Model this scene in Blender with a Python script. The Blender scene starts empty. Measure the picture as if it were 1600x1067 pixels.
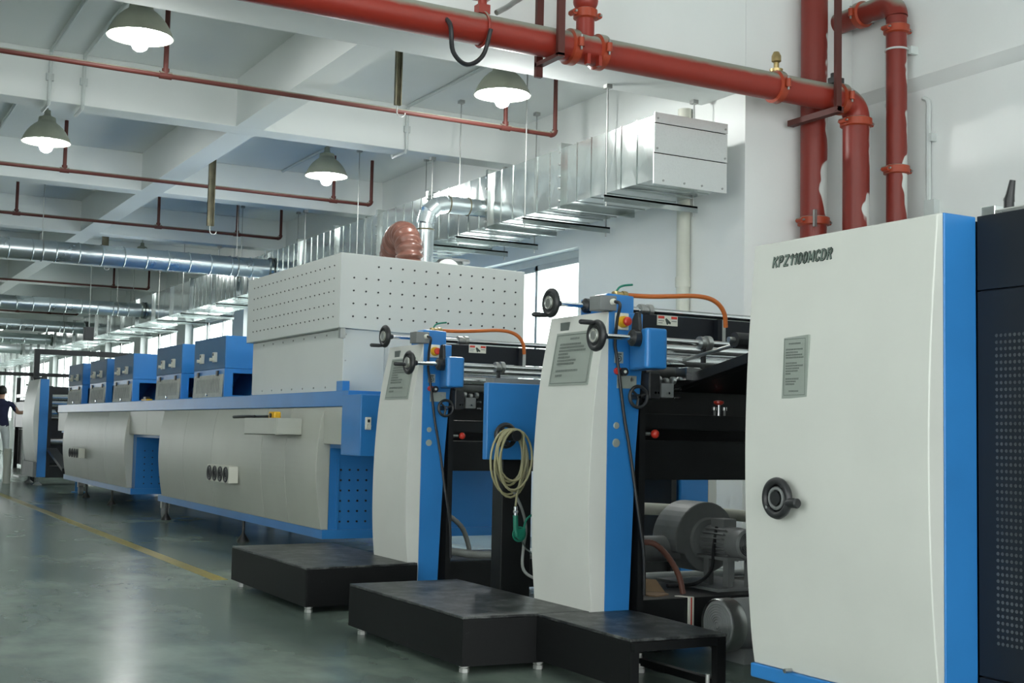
import bpy, bmesh, math, random
from mathutils import Vector, Matrix

random.seed(7)
SC = bpy.context.scene
COL = SC.collection

# ------------------------------------------------------------------ camera
F, PAN, PIT, ROL = 1983.0, 0.506593, 0.0717715, -0.0208795
c, s = math.cos(PAN), math.sin(PAN)
_r = Vector((c, -s, 0))
_f = Vector((s * math.cos(PIT), c * math.cos(PIT), math.sin(PIT)))
_d = _f.cross(_r)
_r2 = math.cos(ROL) * _r + math.sin(ROL) * _d
_d2 = -math.sin(ROL) * _r + math.cos(ROL) * _d
cam_data = bpy.data.cameras.new('camera')
cam_data.sensor_width = 36.0
cam_data.lens = 36.0 * F / 1600.0
cam_data.clip_start = 0.05
cam_data.clip_end = 300
cam = bpy.data.objects.new('camera', cam_data)
m3 = Matrix((_r2, -_d2, -_f)).transposed()
cam.matrix_world = Matrix.Translation((0, 0, 1.0)) @ m3.to_4x4()
COL.objects.link(cam)
SC.camera = cam

# ------------------------------------------------------------------ sky and exposure
W = bpy.data.worlds.new('overcast_sky')
SC.world = W
W.use_nodes = True
bg = W.node_tree.nodes['Background']
bg.inputs[0].default_value = (0.955, 1.0, 0.985, 1)
bg.inputs[1].default_value = 6.4
SC.view_settings.view_transform = 'Standard'
SC.view_settings.look = 'None'
SC.view_settings.gamma = 1.0
SC.view_settings.use_curve_mapping = False
SC.view_settings.exposure = 0.0
BRIGHT, DIM, HIGH = 560.0, 260.0, 300.0     # bulb strengths: bright pair, dim pair, high bay

# ------------------------------------------------------------------ materials
def new_mat(name):
    m = bpy.data.materials.new(name)
    m.use_nodes = True
    nt = m.node_tree
    return m, nt, nt.nodes['Principled BSDF'], nt.nodes.new

def link(nt, a, b):
    nt.links.new(a, b)

def paint(name, col, rough=0.45, metal=0.0, var=0.08, scale=6.0, bump=0.0, bscale=40.0, spec=0.5):
    m, nt, b, N = new_mat(name)
    tc = N('ShaderNodeTexCoord')
    no = N('ShaderNodeTexNoise'); no.inputs['Scale'].default_value = scale; no.inputs['Detail'].default_value = 6
    link(nt, tc.outputs['Object'], no.inputs['Vector'])
    rp = N('ShaderNodeValToRGB')
    lo = tuple(max(0, x * (1 - var)) for x in col); hi = tuple(min(1, x * (1 + var)) for x in col)
    rp.color_ramp.elements[0].position = 0.3; rp.color_ramp.elements[1].position = 0.7
    rp.color_ramp.elements[0].color = (*lo, 1); rp.color_ramp.elements[1].color = (*hi, 1)
    link(nt, no.outputs['Fac'], rp.inputs['Fac'])
    link(nt, rp.outputs['Color'], b.inputs['Base Color'])
    b.inputs['Roughness'].default_value = rough
    b.inputs['Metallic'].default_value = metal
    b.inputs['Specular IOR Level'].default_value = spec
    if bump:
        n2 = N('ShaderNodeTexNoise'); n2.inputs['Scale'].default_value = bscale; n2.inputs['Detail'].default_value = 4
        link(nt, tc.outputs['Object'], n2.inputs['Vector'])
        bp = N('ShaderNodeBump'); bp.inputs['Strength'].default_value = bump; bp.inputs['Distance'].default_value = 0.01
        link(nt, n2.outputs['Fac'], bp.inputs['Height'])
        link(nt, bp.outputs['Normal'], b.inputs['Normal'])
    return m

def emit(name, col, st):
    m, nt, b, N = new_mat(name)
    b.inputs['Base Color'].default_value = (*col, 1)
    b.inputs['Emission Color'].default_value = (*col, 1)
    b.inputs['Emission Strength'].default_value = st
    return m

M = {}
M['wall'] = paint('wall_plaster', (0.81, 0.835, 0.825), 0.8, var=0.025, scale=1.2, bump=0.05, bscale=30)
M['ceil'] = paint('ceiling_plaster', (0.80, 0.83, 0.82), 0.85, var=0.03, scale=0.8, bump=0.05, bscale=20)
M['white'] = paint('cream_white_enamel', (0.605, 0.615, 0.575), 0.38, var=0.035, scale=2.5)
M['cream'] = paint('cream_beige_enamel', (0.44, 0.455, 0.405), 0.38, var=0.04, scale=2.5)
M['hood'] = paint('pale_grey_enamel', (0.60, 0.63, 0.61), 0.42, var=0.025, scale=2.0)
M['blue'] = paint('blue_enamel', (0.026, 0.19, 0.50), 0.34, var=0.07, scale=3)
M['blueshade'] = paint('shaded_blue_enamel', (0.035, 0.13, 0.27), 0.5, var=0.06, scale=3, spec=0.3)  # blue enamel with the shade of the heads' aisle side put into its colour
M['black'] = paint('black_enamel', (0.008, 0.009, 0.010), 0.45, var=0.3, scale=5, spec=0.4)
M['blackdoor'] = paint('blue_black_enamel', (0.008, 0.011, 0.016), 0.45, var=0.15, scale=2, spec=0.3)
M['rubber'] = paint('black_plastic', (0.017, 0.018, 0.02), 0.4, var=0.2, scale=12)
M['chrome'] = paint('polished_steel', (0.75, 0.77, 0.78), 0.16, 1.0, var=0.05, scale=8)
M['steel'] = paint('dull_steel', (0.42, 0.43, 0.42), 0.35, 0.9, var=0.12, scale=14)
M['greymetal'] = paint('grey_machine_paint', (0.18, 0.19, 0.19), 0.5, var=0.12, scale=8)
M['motor'] = paint('light_grey_machine_paint', (0.25, 0.26, 0.26), 0.42, var=0.1, scale=8)
M['lampshade'] = paint('olive_grey_enamel', (0.27, 0.29, 0.23), 0.45, var=0.1, scale=6)
M['lampin'] = paint('lamp_inner_white', (0.85, 0.88, 0.86), 0.3, var=0.02)
M['conduit'] = paint('white_conduit_paint', (0.60, 0.64, 0.63), 0.6, var=0.05, scale=4)
M['pvc'] = paint('ivory_plastic', (0.62, 0.63, 0.55), 0.5, var=0.05, scale=4)
M['orange'] = paint('orange_rubber', (0.50, 0.13, 0.025), 0.4, var=0.08, scale=10)
M['hosebrown'] = paint('brown_flexible_hose', (0.16, 0.07, 0.052), 0.3, var=0.25, scale=9)
M['hoseyellow'] = paint('yellowed_clear_hose', (0.34, 0.32, 0.18), 0.25, var=0.12, scale=10)
M['hosegrey'] = paint('grey_hose', (0.23, 0.24, 0.23), 0.4, var=0.15, scale=10)
M['green'] = paint('green_plastic', (0.015, 0.20, 0.13), 0.35, var=0.1, scale=12)
M['red'] = paint('red_plastic', (0.55, 0.035, 0.02), 0.35, var=0.08, scale=12)
M['yellow'] = paint('yellow_plastic', (0.75, 0.42, 0.015), 0.4, var=0.06, scale=12)
M['brass'] = paint('brass', (0.45, 0.34, 0.16), 0.35, 0.9, var=0.15, scale=15)
M['plate'] = paint('aluminium_plate', (0.36, 0.40, 0.36), 0.45, 0.35, var=0.05, scale=6)
M['ink'] = paint('dark_ink', (0.035, 0.05, 0.045), 0.6, var=0.05)
M['inksoft'] = paint('grey_ink', (0.11, 0.13, 0.12), 0.6, var=0.05)
M['letter'] = paint('grey_green_letter', (0.20, 0.25, 0.22), 0.5, var=0.05)
M['dial'] = paint('dial_face', (0.55, 0.55, 0.48), 0.3, var=0.05)
M['offwhite'] = paint('off_white_plastic', (0.68, 0.68, 0.60), 0.4, var=0.04)
M['alu'] = paint('window_aluminium', (0.50, 0.53, 0.53), 0.45, 0.3, var=0.04)
M['rust'] = paint('weathered_channel_steel', (0.13, 0.12, 0.075), 0.6, 0.3, var=0.3, scale=9)
M['card'] = paint('brown_card', (0.33, 0.22, 0.13), 0.8, var=0.1)
M['skin'] = paint('skin', (0.45, 0.25, 0.17), 0.55, var=0.05)
M['navy'] = paint('navy_cotton', (0.018, 0.02, 0.06), 0.9, var=0.15, scale=10)
M['cotton'] = paint('white_cotton', (0.62, 0.65, 0.66), 0.9, var=0.06, scale=8)
M['hair'] = paint('black_hair', (0.012, 0.011, 0.01), 0.6, var=0.2)
M['boot'] = paint('yellow_sole', (0.42, 0.33, 0.15), 0.7, var=0.1)
M['doorhole'] = paint('door_hole_edge', (0.05, 0.055, 0.06), 0.35, var=0.6, scale=3)
M['foot'] = paint('zinc_foot', (0.42, 0.43, 0.41), 0.5, 0.6, var=0.15, scale=30)
M['yline'] = None

def make_glass():
    m, nt, b, N = new_mat('window_glass')
    out = nt.nodes['Material Output']
    tr = N('ShaderNodeBsdfTransparent'); tr.inputs[0].default_value = (0.94, 0.97, 0.96, 1)
    gl = N('ShaderNodeBsdfGlossy'); gl.inputs['Roughness'].default_value = 0.03
    mx = N('ShaderNodeMixShader'); mx.inputs[0].default_value = 0.06
    link(nt, tr.outputs[0], mx.inputs[1]); link(nt, gl.outputs[0], mx.inputs[2])
    link(nt, mx.outputs[0], out.inputs[0])
    return m
M['glass'] = make_glass()

def make_galv(name, rough, base, spangle=9.0):
    m, nt, b, N = new_mat(name)
    tc = N('ShaderNodeTexCoord')
    vo = N('ShaderNodeTexVoronoi'); vo.inputs['Scale'].default_value = spangle * 14
    no = N('ShaderNodeTexNoise'); no.inputs['Scale'].default_value = 2.2; no.inputs['Detail'].default_value = 5
    link(nt, tc.outputs['Object'], vo.inputs['Vector']); link(nt, tc.outputs['Object'], no.inputs['Vector'])
    ad = N('ShaderNodeMath'); ad.operation = 'ADD'
    link(nt, vo.outputs['Color'], ad.inputs[0]); link(nt, no.outputs['Fac'], ad.inputs[1])
    rp = N('ShaderNodeValToRGB')
    rp.color_ramp.elements[0].position = 0.2; rp.color_ramp.elements[1].position = 1.5 / 1.6
    rp.color_ramp.elements[0].color = (*[x * 0.93 for x in base], 1); rp.color_ramp.elements[1].color = (*[min(1, x * 1.04) for x in base], 1)
    link(nt, ad.outputs[0], rp.inputs['Fac']); link(nt, rp.outputs['Color'], b.inputs['Base Color'])
    mr = N('ShaderNodeMapRange'); mr.inputs['To Min'].default_value = rough - 0.08; mr.inputs['To Max'].default_value = rough + 0.12
    link(nt, no.outputs['Fac'], mr.inputs['Value']); link(nt, mr.outputs[0], b.inputs['Roughness'])
    b.inputs['Metallic'].default_value = 0.92
    n2 = N('ShaderNodeTexNoise'); n2.inputs['Scale'].default_value = 3.0; n2.inputs['Detail'].default_value = 2
    link(nt, tc.outputs['Object'], n2.inputs['Vector'])
    bp = N('ShaderNodeBump'); bp.inputs['Strength'].default_value = 0.35; bp.inputs['Distance'].default_value = 0.02
    link(nt, n2.outputs['Fac'], bp.inputs['Height']); link(nt, bp.outputs['Normal'], b.inputs['Normal'])
    return m
M['galv'] = make_galv('galvanised_sheet', 0.15, (0.46, 0.50, 0.49))
M['galvpipe'] = make_galv('galvanised_spiral_tube', 0.27, (0.60, 0.66, 0.68))
M['galvbright'] = make_galv('bright_zinc_plate', 0.42, (0.74, 0.76, 0.76))

def make_pipe(name, red, overspray, rough=0.4):
    # red enamel, pale dust lying on upward faces, old white paint overspray in patches
    m, nt, b, N = new_mat(name)
    geo = N('ShaderNodeNewGeometry'); tc = N('ShaderNodeTexCoord')
    sp = N('ShaderNodeSeparateXYZ'); link(nt, geo.outputs['Normal'], sp.inputs[0])
    no = N('ShaderNodeTexNoise'); no.inputs['Scale'].default_value = 9; no.inputs['Detail'].default_value = 6
    link(nt, tc.outputs['Object'], no.inputs['Vector'])
    ad = N('ShaderNodeMath'); ad.operation = 'MULTIPLY_ADD'; ad.inputs[1].default_value = 0.35; 
    link(nt, no.outputs['Fac'], ad.inputs[0]); link(nt, sp.outputs['Z'], ad.inputs[2])
    mr = N('ShaderNodeMapRange'); mr.inputs['From Min'].default_value = 0.42; mr.inputs['From Max'].default_value = 0.78
    link(nt, ad.outputs[0], mr.inputs['Value'])
    mx = N('ShaderNodeMix'); mx.data_type = 'RGBA'
    mx.inputs['A'].default_value = (*red, 1); mx.inputs['B'].default_value = (0.26, 0.27, 0.22, 1)
    link(nt, mr.outputs[0], mx.inputs['Factor'])
    last = mx.outputs['Result']
    if overspray:
        n3 = N('ShaderNodeTexNoise'); n3.inputs['Scale'].default_value = 2.3; n3.inputs['Detail'].default_value = 3
        mp = N('ShaderNodeMapping'); mp.inputs['Scale'].default_value = (1.2, 1.2, 0.8); mp.inputs['Location'].default_value = (4.3, 1.7, overspray)
        link(nt, tc.outputs['Object'], mp.inputs['Vector']); link(nt, mp.outputs['Vector'], n3.inputs['Vector'])
        dt = N('ShaderNodeVectorMath'); dt.operation = 'DOT_PRODUCT'; dt.inputs[1].default_value = (0.82, -0.57, 0)
        link(nt, geo.outputs['Normal'], dt.inputs[0])
        ma = N('ShaderNodeMath'); ma.operation = 'MULTIPLY_ADD'; ma.inputs[1].default_value = 0.28
        link(nt, dt.outputs['Value'], ma.inputs[0]); link(nt, n3.outputs['Fac'], ma.inputs[2])
        m2 = N('ShaderNodeMapRange'); m2.inputs['From Min'].default_value = 0.675; m2.inputs['From Max'].default_value = 0.69
        link(nt, ma.outputs[0], m2.inputs['Value'])
        mz = N('ShaderNodeMix'); mz.data_type = 'RGBA'; mz.inputs['B'].default_value = (0.62, 0.65, 0.63, 1)
        link(nt, last, mz.inputs['A']); link(nt, m2.outputs[0], mz.inputs['Factor'])
        last = mz.outputs['Result']
    link(nt, last, b.inputs['Base Color'])
    b.inputs['Roughness'].default_value = rough
    return m
M['pipe'] = make_pipe('red_fire_pipe_paint', (0.27, 0.024, 0.013), None)
M['pipespray'] = make_pipe('red_fire_pipe_with_white_overspray', (0.20, 0.020, 0.012), 3.4)
M['pipedark'] = make_pipe('brown_red_pipe_paint', (0.085, 0.017, 0.012), None, 0.6)
M['clamp'] = make_pipe('orange_red_coupling_paint', (0.36, 0.05, 0.018), None)

def make_floor():
    m, nt, b, N = new_mat('green_grey_epoxy_floor')
    tc = N('ShaderNodeTexCoord')
    n1 = N('ShaderNodeTexNoise'); n1.inputs['Scale'].default_value = 0.55; n1.inputs['Detail'].default_value = 8; n1.inputs['Roughness'].default_value = 0.6
    mp = N('ShaderNodeMapping'); mp.inputs['Scale'].default_value = (2.0, 1.0, 1)
    link(nt, tc.outputs['Object'], mp.inputs['Vector']); link(nt, mp.outputs['Vector'], n1.inputs['Vector'])
    rp = N('ShaderNodeValToRGB')
    rp.color_ramp.elements[0].position = 0.38; rp.color_ramp.elements[1].position = 0.64
    rp.color_ramp.elements[0].color = (0.115, 0.155, 0.135, 1); rp.color_ramp.elements[1].color = (0.265, 0.325, 0.275, 1)
    link(nt, n1.outputs['Fac'], rp.inputs['Fac'])
    n2 = N('ShaderNodeTexNoise'); n2.inputs['Scale'].default_value = 3.2; n2.inputs['Detail'].default_value = 6
    link(nt, tc.outputs['Object'], n2.inputs['Vector'])
    mx = N('ShaderNodeMix'); mx.data_type = 'RGBA'; mx.blend_type = 'MULTIPLY'; mx.inputs['Factor'].default_value = 0.5
    r2 = N('ShaderNodeValToRGB'); r2.color_ramp.elements[0].color = (0.6, 0.6, 0.6, 1); r2.color_ramp.elements[1].color = (1, 1, 1, 1)
    r2.color_ramp.elements[0].position = 0.3; r2.color_ramp.elements[1].position = 0.6
    link(nt, n2.outputs['Fac'], r2.inputs['Fac']); link(nt, rp.outputs['Color'], mx.inputs['A']); link(nt, r2.outputs['Color'], mx.inputs['B'])
    link(nt, mx.outputs['Result'], b.inputs['Base Color'])
    mr = N('ShaderNodeMapRange'); mr.inputs['To Min'].default_value = 0.12; mr.inputs['To Max'].default_value = 0.34
    link(nt, n1.outputs['Fac'], mr.inputs['Value']); link(nt, mr.outputs[0], b.inputs['Roughness'])
    b.inputs['Specular IOR Level'].default_value = 0.42
    bp = N('ShaderNodeBump'); bp.inputs['Strength'].default_value = 0.06; bp.inputs['Distance'].default_value = 0.01
    n4 = N('ShaderNodeTexNoise'); n4.inputs['Scale'].default_value = 7
    link(nt, tc.outputs['Object'], n4.inputs['Vector']); link(nt, n4.outputs['Fac'], bp.inputs['Height']); link(nt, bp.outputs['Normal'], b.inputs['Normal'])
    return m
M['floor'] = make_floor()

def make_worn(name, base, worn, lo, hi, rough, spec=0.5):
    m, nt, b, N = new_mat(name)
    tc = N('ShaderNodeTexCoord')
    n1 = N('ShaderNodeTexNoise'); n1.inputs['Scale'].default_value = 9; n1.inputs['Detail'].default_value = 12; n1.inputs['Roughness'].default_value = 0.78
    link(nt, tc.outputs['Object'], n1.inputs['Vector'])
    mr = N('ShaderNodeMapRange'); mr.inputs['From Min'].default_value = lo; mr.inputs['From Max'].default_value = hi
    link(nt, n1.outputs['Fac'], mr.inputs['Value'])
    mx = N('ShaderNodeMix'); mx.data_type = 'RGBA'; mx.inputs['A'].default_value = (*base, 1); mx.inputs['B'].default_value = (*worn, 1)
    link(nt, mr.outputs[0], mx.inputs['Factor']); link(nt, mx.outputs['Result'], b.inputs['Base Color'])
    b.inputs['Roughness'].default_value = rough
    b.inputs['Specular IOR Level'].default_value = spec
    return m
M['deck'] = make_worn('worn_black_steel_deck', (0.011, 0.012, 0.013), (0.20, 0.21, 0.205), 0.46, 0.80, 0.4, 0.4)
M['skirt'] = make_worn('scuffed_black_steel', (0.004, 0.0045, 0.005), (0.09, 0.095, 0.095), 0.62, 0.82, 0.55, 0.25)
M['yline'] = make_worn('worn_yellow_floor_paint', (0.40, 0.31, 0.05), (0.22, 0.22, 0.10), 0.5, 0.7, 0.3)
M['mesh'] = make_worn('grimy_perforated_sheet', (0.50, 0.52, 0.47), (0.32, 0.34, 0.31), 0.45, 0.7, 0.5)

# ------------------------------------------------------------------ geometry helpers
class MB:
    def __init__(s_, off=(0, 0, 0)):
        s_.v = []; s_.f = []; s_.s = []; s_.off = Vector(off)
    def add(s_, vs, fs, smooth=False):
        n = len(s_.v)
        s_.v += [Vector(p) + s_.off for p in vs]
        for q in fs:
            s_.f.append([n + i for i in q]); s_.s.append(smooth)
        return s_
    def box(s_, x0, x1, y0, y1, z0, z1):
        return s_.add([(x0, y0, z0), (x1, y0, z0), (x1, y1, z0), (x0, y1, z0), (x0, y0, z1), (x1, y0, z1), (x1, y1, z1), (x0, y1, z1)],
                      [(0, 3, 2, 1), (4, 5, 6, 7), (0, 1, 5, 4), (1, 2, 6, 5), (2, 3, 7, 6), (3, 0, 4, 7)])
    def prism(s_, poly, ax, a, b):
        def P(u, v, w):
            return {'x': (w, u, v), 'y': (u, w, v), 'z': (u, v, w)}[ax]
        n = len(poly)
        vs = [P(u, v, a) for u, v in poly] + [P(u, v, b) for u, v in poly]
        fs = [tuple(range(n))[::-1], tuple(range(n, 2 * n))] + [(i, (i + 1) % n, n + (i + 1) % n, n + i) for i in range(n)]
        return s_.add(vs, fs)
    def lathe(s_, o, ax, prof, n=20, caps=True):
        o = Vector(o); ax = Vector(ax).normalized()
        u = ax.orthogonal().normalized(); w = ax.cross(u)
        rings = []
        for r, h in prof:
            rings.append([o + ax * h + (u * math.cos(2 * math.pi * k / n) + w * math.sin(2 * math.pi * k / n)) * r for k in range(n)])
        s_.add([p for q in rings for p in q], [(i * n + k, i * n + (k + 1) % n, (i + 1) * n + (k + 1) % n, (i + 1) * n + k) for i in range(len(rings) - 1) for k in range(n)], True)
        if caps:
            for R in (rings[0], rings[-1]):
                s_.add(R, [tuple(range(n))])
        return s_
    def cyl(s_, a, b, r, r2=None, n=16):
        a = Vector(a); b = Vector(b)
        return s_.lathe(a, b - a, [(r, 0), (r if r2 is None else r2, (b - a).length)], n)
    def tube(s_, pts, r, n=10, caps=True, rad=None):
        pts = [Vector(p) for p in pts]
        rings = []; u = None
        for i, p in enumerate(pts):
            t = (pts[min(i + 1, len(pts) - 1)] - pts[max(i - 1, 0)]).normalized()
            if u is None:
                u = t.orthogonal().normalized()
            u = (u - t * u.dot(t)).normalized()
            w = t.cross(u); rr = rad[i] if rad else r
            rings.append([p + (u * math.cos(2 * math.pi * k / n) + w * math.sin(2 * math.pi * k / n)) * rr for k in range(n)])
        vs = [p for R in rings for p in R]
        fs = [(i * n + k, i * n + (k + 1) % n, (i + 1) * n + (k + 1) % n, (i + 1) * n + k) for i in range(len(rings) - 1) for k in range(n)]
        s_.add(vs, fs, True)
        if caps:
            s_.add(rings[0], [tuple(range(n))]); s_.add(rings[-1], [tuple(range(n))])
        return s_
    def torus(s_, o, ax, R, r, n=28, k=8):
        o = Vector(o); ax = Vector(ax).normalized(); u = ax.orthogonal().normalized(); w = ax.cross(u)
        vs = []; fs = []
        for i in range(n):
            a = 2 * math.pi * i / n; d = u * math.cos(a) + w * math.sin(a)
            for j in range(k):
                b = 2 * math.pi * j / k
                vs.append(o + d * (R + r * math.cos(b)) + ax * r * math.sin(b))
        for i in range(n):
            for j in range(k):
                fs.append((i * k + j, ((i + 1) % n) * k + j, ((i + 1) % n) * k + (j + 1) % k, i * k + (j + 1) % k))
        return s_.add(vs, fs, True)
    def ball(s_, o, r, sc=(1, 1, 1), n=14, m=8):
        o = Vector(o); prof = []
        vs = []; fs = []
        for i in range(m + 1):
            t = math.pi * i / m
            for k in range(n):
                a = 2 * math.pi * k / n
                vs.append(o + Vector((math.sin(t) * math.cos(a) * sc[0], math.sin(t) * math.sin(a) * sc[1], math.cos(t) * sc[2])) * r)
        for i in range(m):
            for k in range(n):
                fs.append((i * n + k, i * n + (k + 1) % n, (i + 1) * n + (k + 1) % n, (i + 1) * n + k))
        return s_.add(vs, fs, True)
    def build(s_, name, mat, parent=None, bevel=0.0, seg=2, kind=None, label=None):
        me = bpy.data.meshes.new(name)
        o0 = ORG.get(parent, Vector((0, 0, 0)))
        me.from_pydata([p - o0 for p in s_.v], [], s_.f)
        for p, q in zip(me.polygons, s_.s):
            p.use_smooth = q
        bm = bmesh.new(); bm.from_mesh(me)
        bmesh.ops.recalc_face_normals(bm, faces=bm.faces)
        bm.to_mesh(me); bm.free()
        if any(s_.s):
            me.set_sharp_from_angle(angle=math.radians(38))
        me.materials.append(M[mat] if isinstance(mat, str) else mat)
        o = bpy.data.objects.new(name, me)
        COL.objects.link(o)
        if parent is not None:
            o.parent = parent
            ORG[o] = o0
        if bevel:
            b = o.modifiers.new('edge', 'BEVEL'); b.width = bevel; b.segments = seg; b.limit_method = 'ANGLE'; b.angle_limit = math.radians(40)
        if kind:
            o['kind'] = kind
        if label:
            o['label'] = label
        return o

ORG = {}

def thing(name, loc, label, cat, group=None, kind=None):
    o = bpy.data.objects.new(name, None)
    o.empty_display_size = 0.1
    o.location = loc
    COL.objects.link(o)
    ORG[o] = Vector(loc)
    tag(o, label, cat, group, kind)
    return o

def tag(o, label=None, cat=None, group=None, kind=None):
    if label: o['label'] = label
    if cat: o['category'] = cat
    if group: o['group'] = group
    if kind: o['kind'] = kind
    return o

def copy_tree(o, parent=None, label=None, loc=None):
    n = o.copy()
    COL.objects.link(n)
    if parent is not None:
        n.parent = parent
    for ch in list(o.children):
        copy_tree(ch, n)
    if label: n['label'] = label
    if loc is not None: n.location = loc
    return n

def smooth(pts, k=6):
    # Catmull-Rom through the points
    P = [Vector(p) for p in pts]; P = [P[0] * 2 - P[1]] + P + [P[-1] * 2 - P[-2]]
    out = []
    for i in range(1, len(P) - 2):
        a, b, c_, d = P[i - 1:i + 3]
        for j in range(k):
            t = j / k
            out.append(0.5 * ((2 * b) + (c_ - a) * t + (2 * a - 5 * b + 4 * c_ - d) * t * t + (3 * b - a - 3 * c_ + d) * t ** 3))
    out.append(P[-2])
    return out

def arc(o, r, a0, a1, u, v, n=10):
    o, u, v = Vector(o), Vector(u), Vector(v)
    return [o + u * r * math.cos(math.radians(a0 + (a1 - a0) * i / n)) + v * r * math.sin(math.radians(a0 + (a1 - a0) * i / n)) for i in range(n + 1)]

def lerp_prof(prof, z):
    for (x0, z0), (x1, z1) in zip(prof, prof[1:]):
        if z0 <= z <= z1:
            return x0 + (x1 - x0) * (z - z0) / (z1 - z0)
    return prof[-1][0] if z > prof[-1][1] else prof[0][0]

def smooth_prof(prof, k=5):
    return [(p.x, p.y) for p in smooth([(x, z, 0) for x, z in prof], k)]

# ------------------------------------------------------------------ the hall
XW, XN, ZC, ZB = 6.20, 7.39, 4.10, 3.667
Y0, Y1, XL = -6.0, 58.0, -7.0
MB().box(XL - 0.2, XN + 0.3, Y0 - 0.2, Y1 + 0.2, -0.2, 0.0).build('floor', 'floor', kind='structure')
ZN = 5.2
ceil = MB().box(XL - 0.2, XN + 0.3, 7.8, Y1 + 0.2, ZC, ZC + 0.2).box(XL - 0.2, XN + 0.3, Y0 - 0.2, 7.8, ZN, ZN + 0.2).build('ceiling', 'ceil', kind='structure')
beam_y = [(7.55, 8.10)] + [(10.95 + 3.65 * k, 11.22 + 3.65 * k) for k in range(13)] + [(3.3, 3.6), (-0.35, -0.05)]
for i, (a, b) in enumerate(beam_y):
    if a > 7:
        MB().box(XL, XW, a, b, ZB, ZN if a < 8 else ZC).build('beam', 'ceil', ceil, bevel=0.006)
    else:
        MB().box(XL, XN, a, b, 4.75, ZN).build('beam', 'ceil', ceil, bevel=0.006)
ys = sorted(beam_y)
for x0, x1 in ((3.22, 3.47), (-2.2, -1.95)):
    prev = Y0
    for a, b in ys + [(Y1, Y1)]:
        if a > prev and prev > 7:
            MB().box(x0, x1, prev, a, ZB + 0.001, ZC).build('beam', 'ceil', ceil)
        prev = b
# window wall beyond the step, with openings
WZ0, WZ1 = 1.05, 2.74
wins = [(9.93 + 3.65 * k, 12.95 + 3.65 * k) for k in range(13)]
wr = MB()
prev = 7.55
for a, b in wins:
    WZ1 = 2.74 if a < 12 else 2.96
    wr.box(XW, XW + 0.24, prev, a, 0, ZC)
    wr.box(XW, XW + 0.24, a, b, 0, WZ0)
    wr.box(XW, XW + 0.24, a, b, WZ1, ZC)
    prev = b
wr.box(XW, XW + 0.24, prev, Y1, 0, ZC)
wr.box(XW + 0.24, XN + 0.24, 7.55, 7.79, 0, ZN)          # the return of the step
wr.box(XN, XN + 0.24, Y0, 7.55, 0, ZN)
wr.box(XW, XW + 0.24, 7.55, 7.79, ZC, ZN)
wall_r = wr.build('wall_right', 'wall', kind='structure')
MB().prism([(XN - 0.09, 3.78), (XN, 3.70), (XN, ZN - 0.001), (XN - 0.09, ZN - 0.001)], 'y', Y0, 7.549).build('ring_beam', 'wall', wall_r)
# left hand wall, end walls
lw = MB()
prev = Y0
for a, b in ((-5.4, -1.2), (-0.7, 3.5)):
    lw.box(XL - 0.2, XL, prev, a, 0, ZN); lw.box(XL - 0.2, XL, a, b, 0, 0.9); lw.box(XL - 0.2, XL, a, b, 4.0, ZN)
    prev = b
lw.box(XL - 0.2, XL, prev, Y1, 0, ZN)
lw.build('wall_left', 'wall', kind='structure')
wb = MB().box(XL, XN, Y1, Y1 + 0.2, 0, 0.8).box(XL, XN, Y1, Y1 + 0.2, 3.2, ZC)
for x in (-7.0, -3.6, -0.2, 3.2, 6.4):
    wb.box(x, x + 0.8, Y1, Y1 + 0.2, 0.8, 3.2)
wb.build('wall_back', 'wall', kind='structure')
fw = MB()
fw.box(XL, -3.6, Y0 - 0.2, Y0, 0, ZN).box(5.4, XN, Y0 - 0.2, Y0, 0, ZN).box(-3.6, 5.4, Y0 - 0.2, Y0, 3.7, ZN)
fw.build('wall_front', 'wall', kind='structure')

for i, (a, b) in enumerate(wins):
    w = thing('window_%d' % (i + 1), (XW + 0.1, a, WZ0), 'aluminium sliding window set into the white wall behind the machine line', 'window', 'windows in the long wall', 'structure')
    x = XW + 0.12
    WZ1 = 2.74 if a < 12 else 2.96
    fr = MB().box(x, x + 0.09, a, b, WZ1 - 0.07, WZ1).box(x, x + 0.09, a, b, WZ0, WZ0 + 0.06)
    fr.box(x, x + 0.09, a, a + 0.05, WZ0, WZ1).box(x, x + 0.09, b - 0.05, b, WZ0, WZ1)
    fr.build('window_frame', 'alu', w)
    n = 3
    for k in range(n):
        y0 = a + 0.05 + (b - a - 0.1) * k / n; y1 = a + 0.05 + (b - a - 0.1) * (k + 1) / n
        sx = x + 0.01 + 0.035 * (k % 2)
        sash = MB().box(sx, sx + 0.03, y0, y0 + 0.045, WZ0 + 0.06, WZ1 - 0.07).box(sx, sx + 0.03, y1 - 0.045, y1, WZ0 + 0.06, WZ1 - 0.07)
        sash.box(sx, sx + 0.03, y0, y1, WZ1 - 0.12, WZ1 - 0.07).box(sx, sx + 0.03, y0, y1, WZ0 + 0.06, WZ0 + 0.11)
        so = sash.build('sash', 'alu', w)
        MB().box(sx + 0.012, sx + 0.016, y0 + 0.04, y1 - 0.04, WZ0 + 0.1, WZ1 - 0.11).build('pane', 'glass', so)

tag(MB().box(2.385, 2.485, 8.25, 46, 0.0, 0.002).build('floor_line', 'yline'), 'worn yellow safety line painted along the factory floor', 'floor marking')

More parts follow.
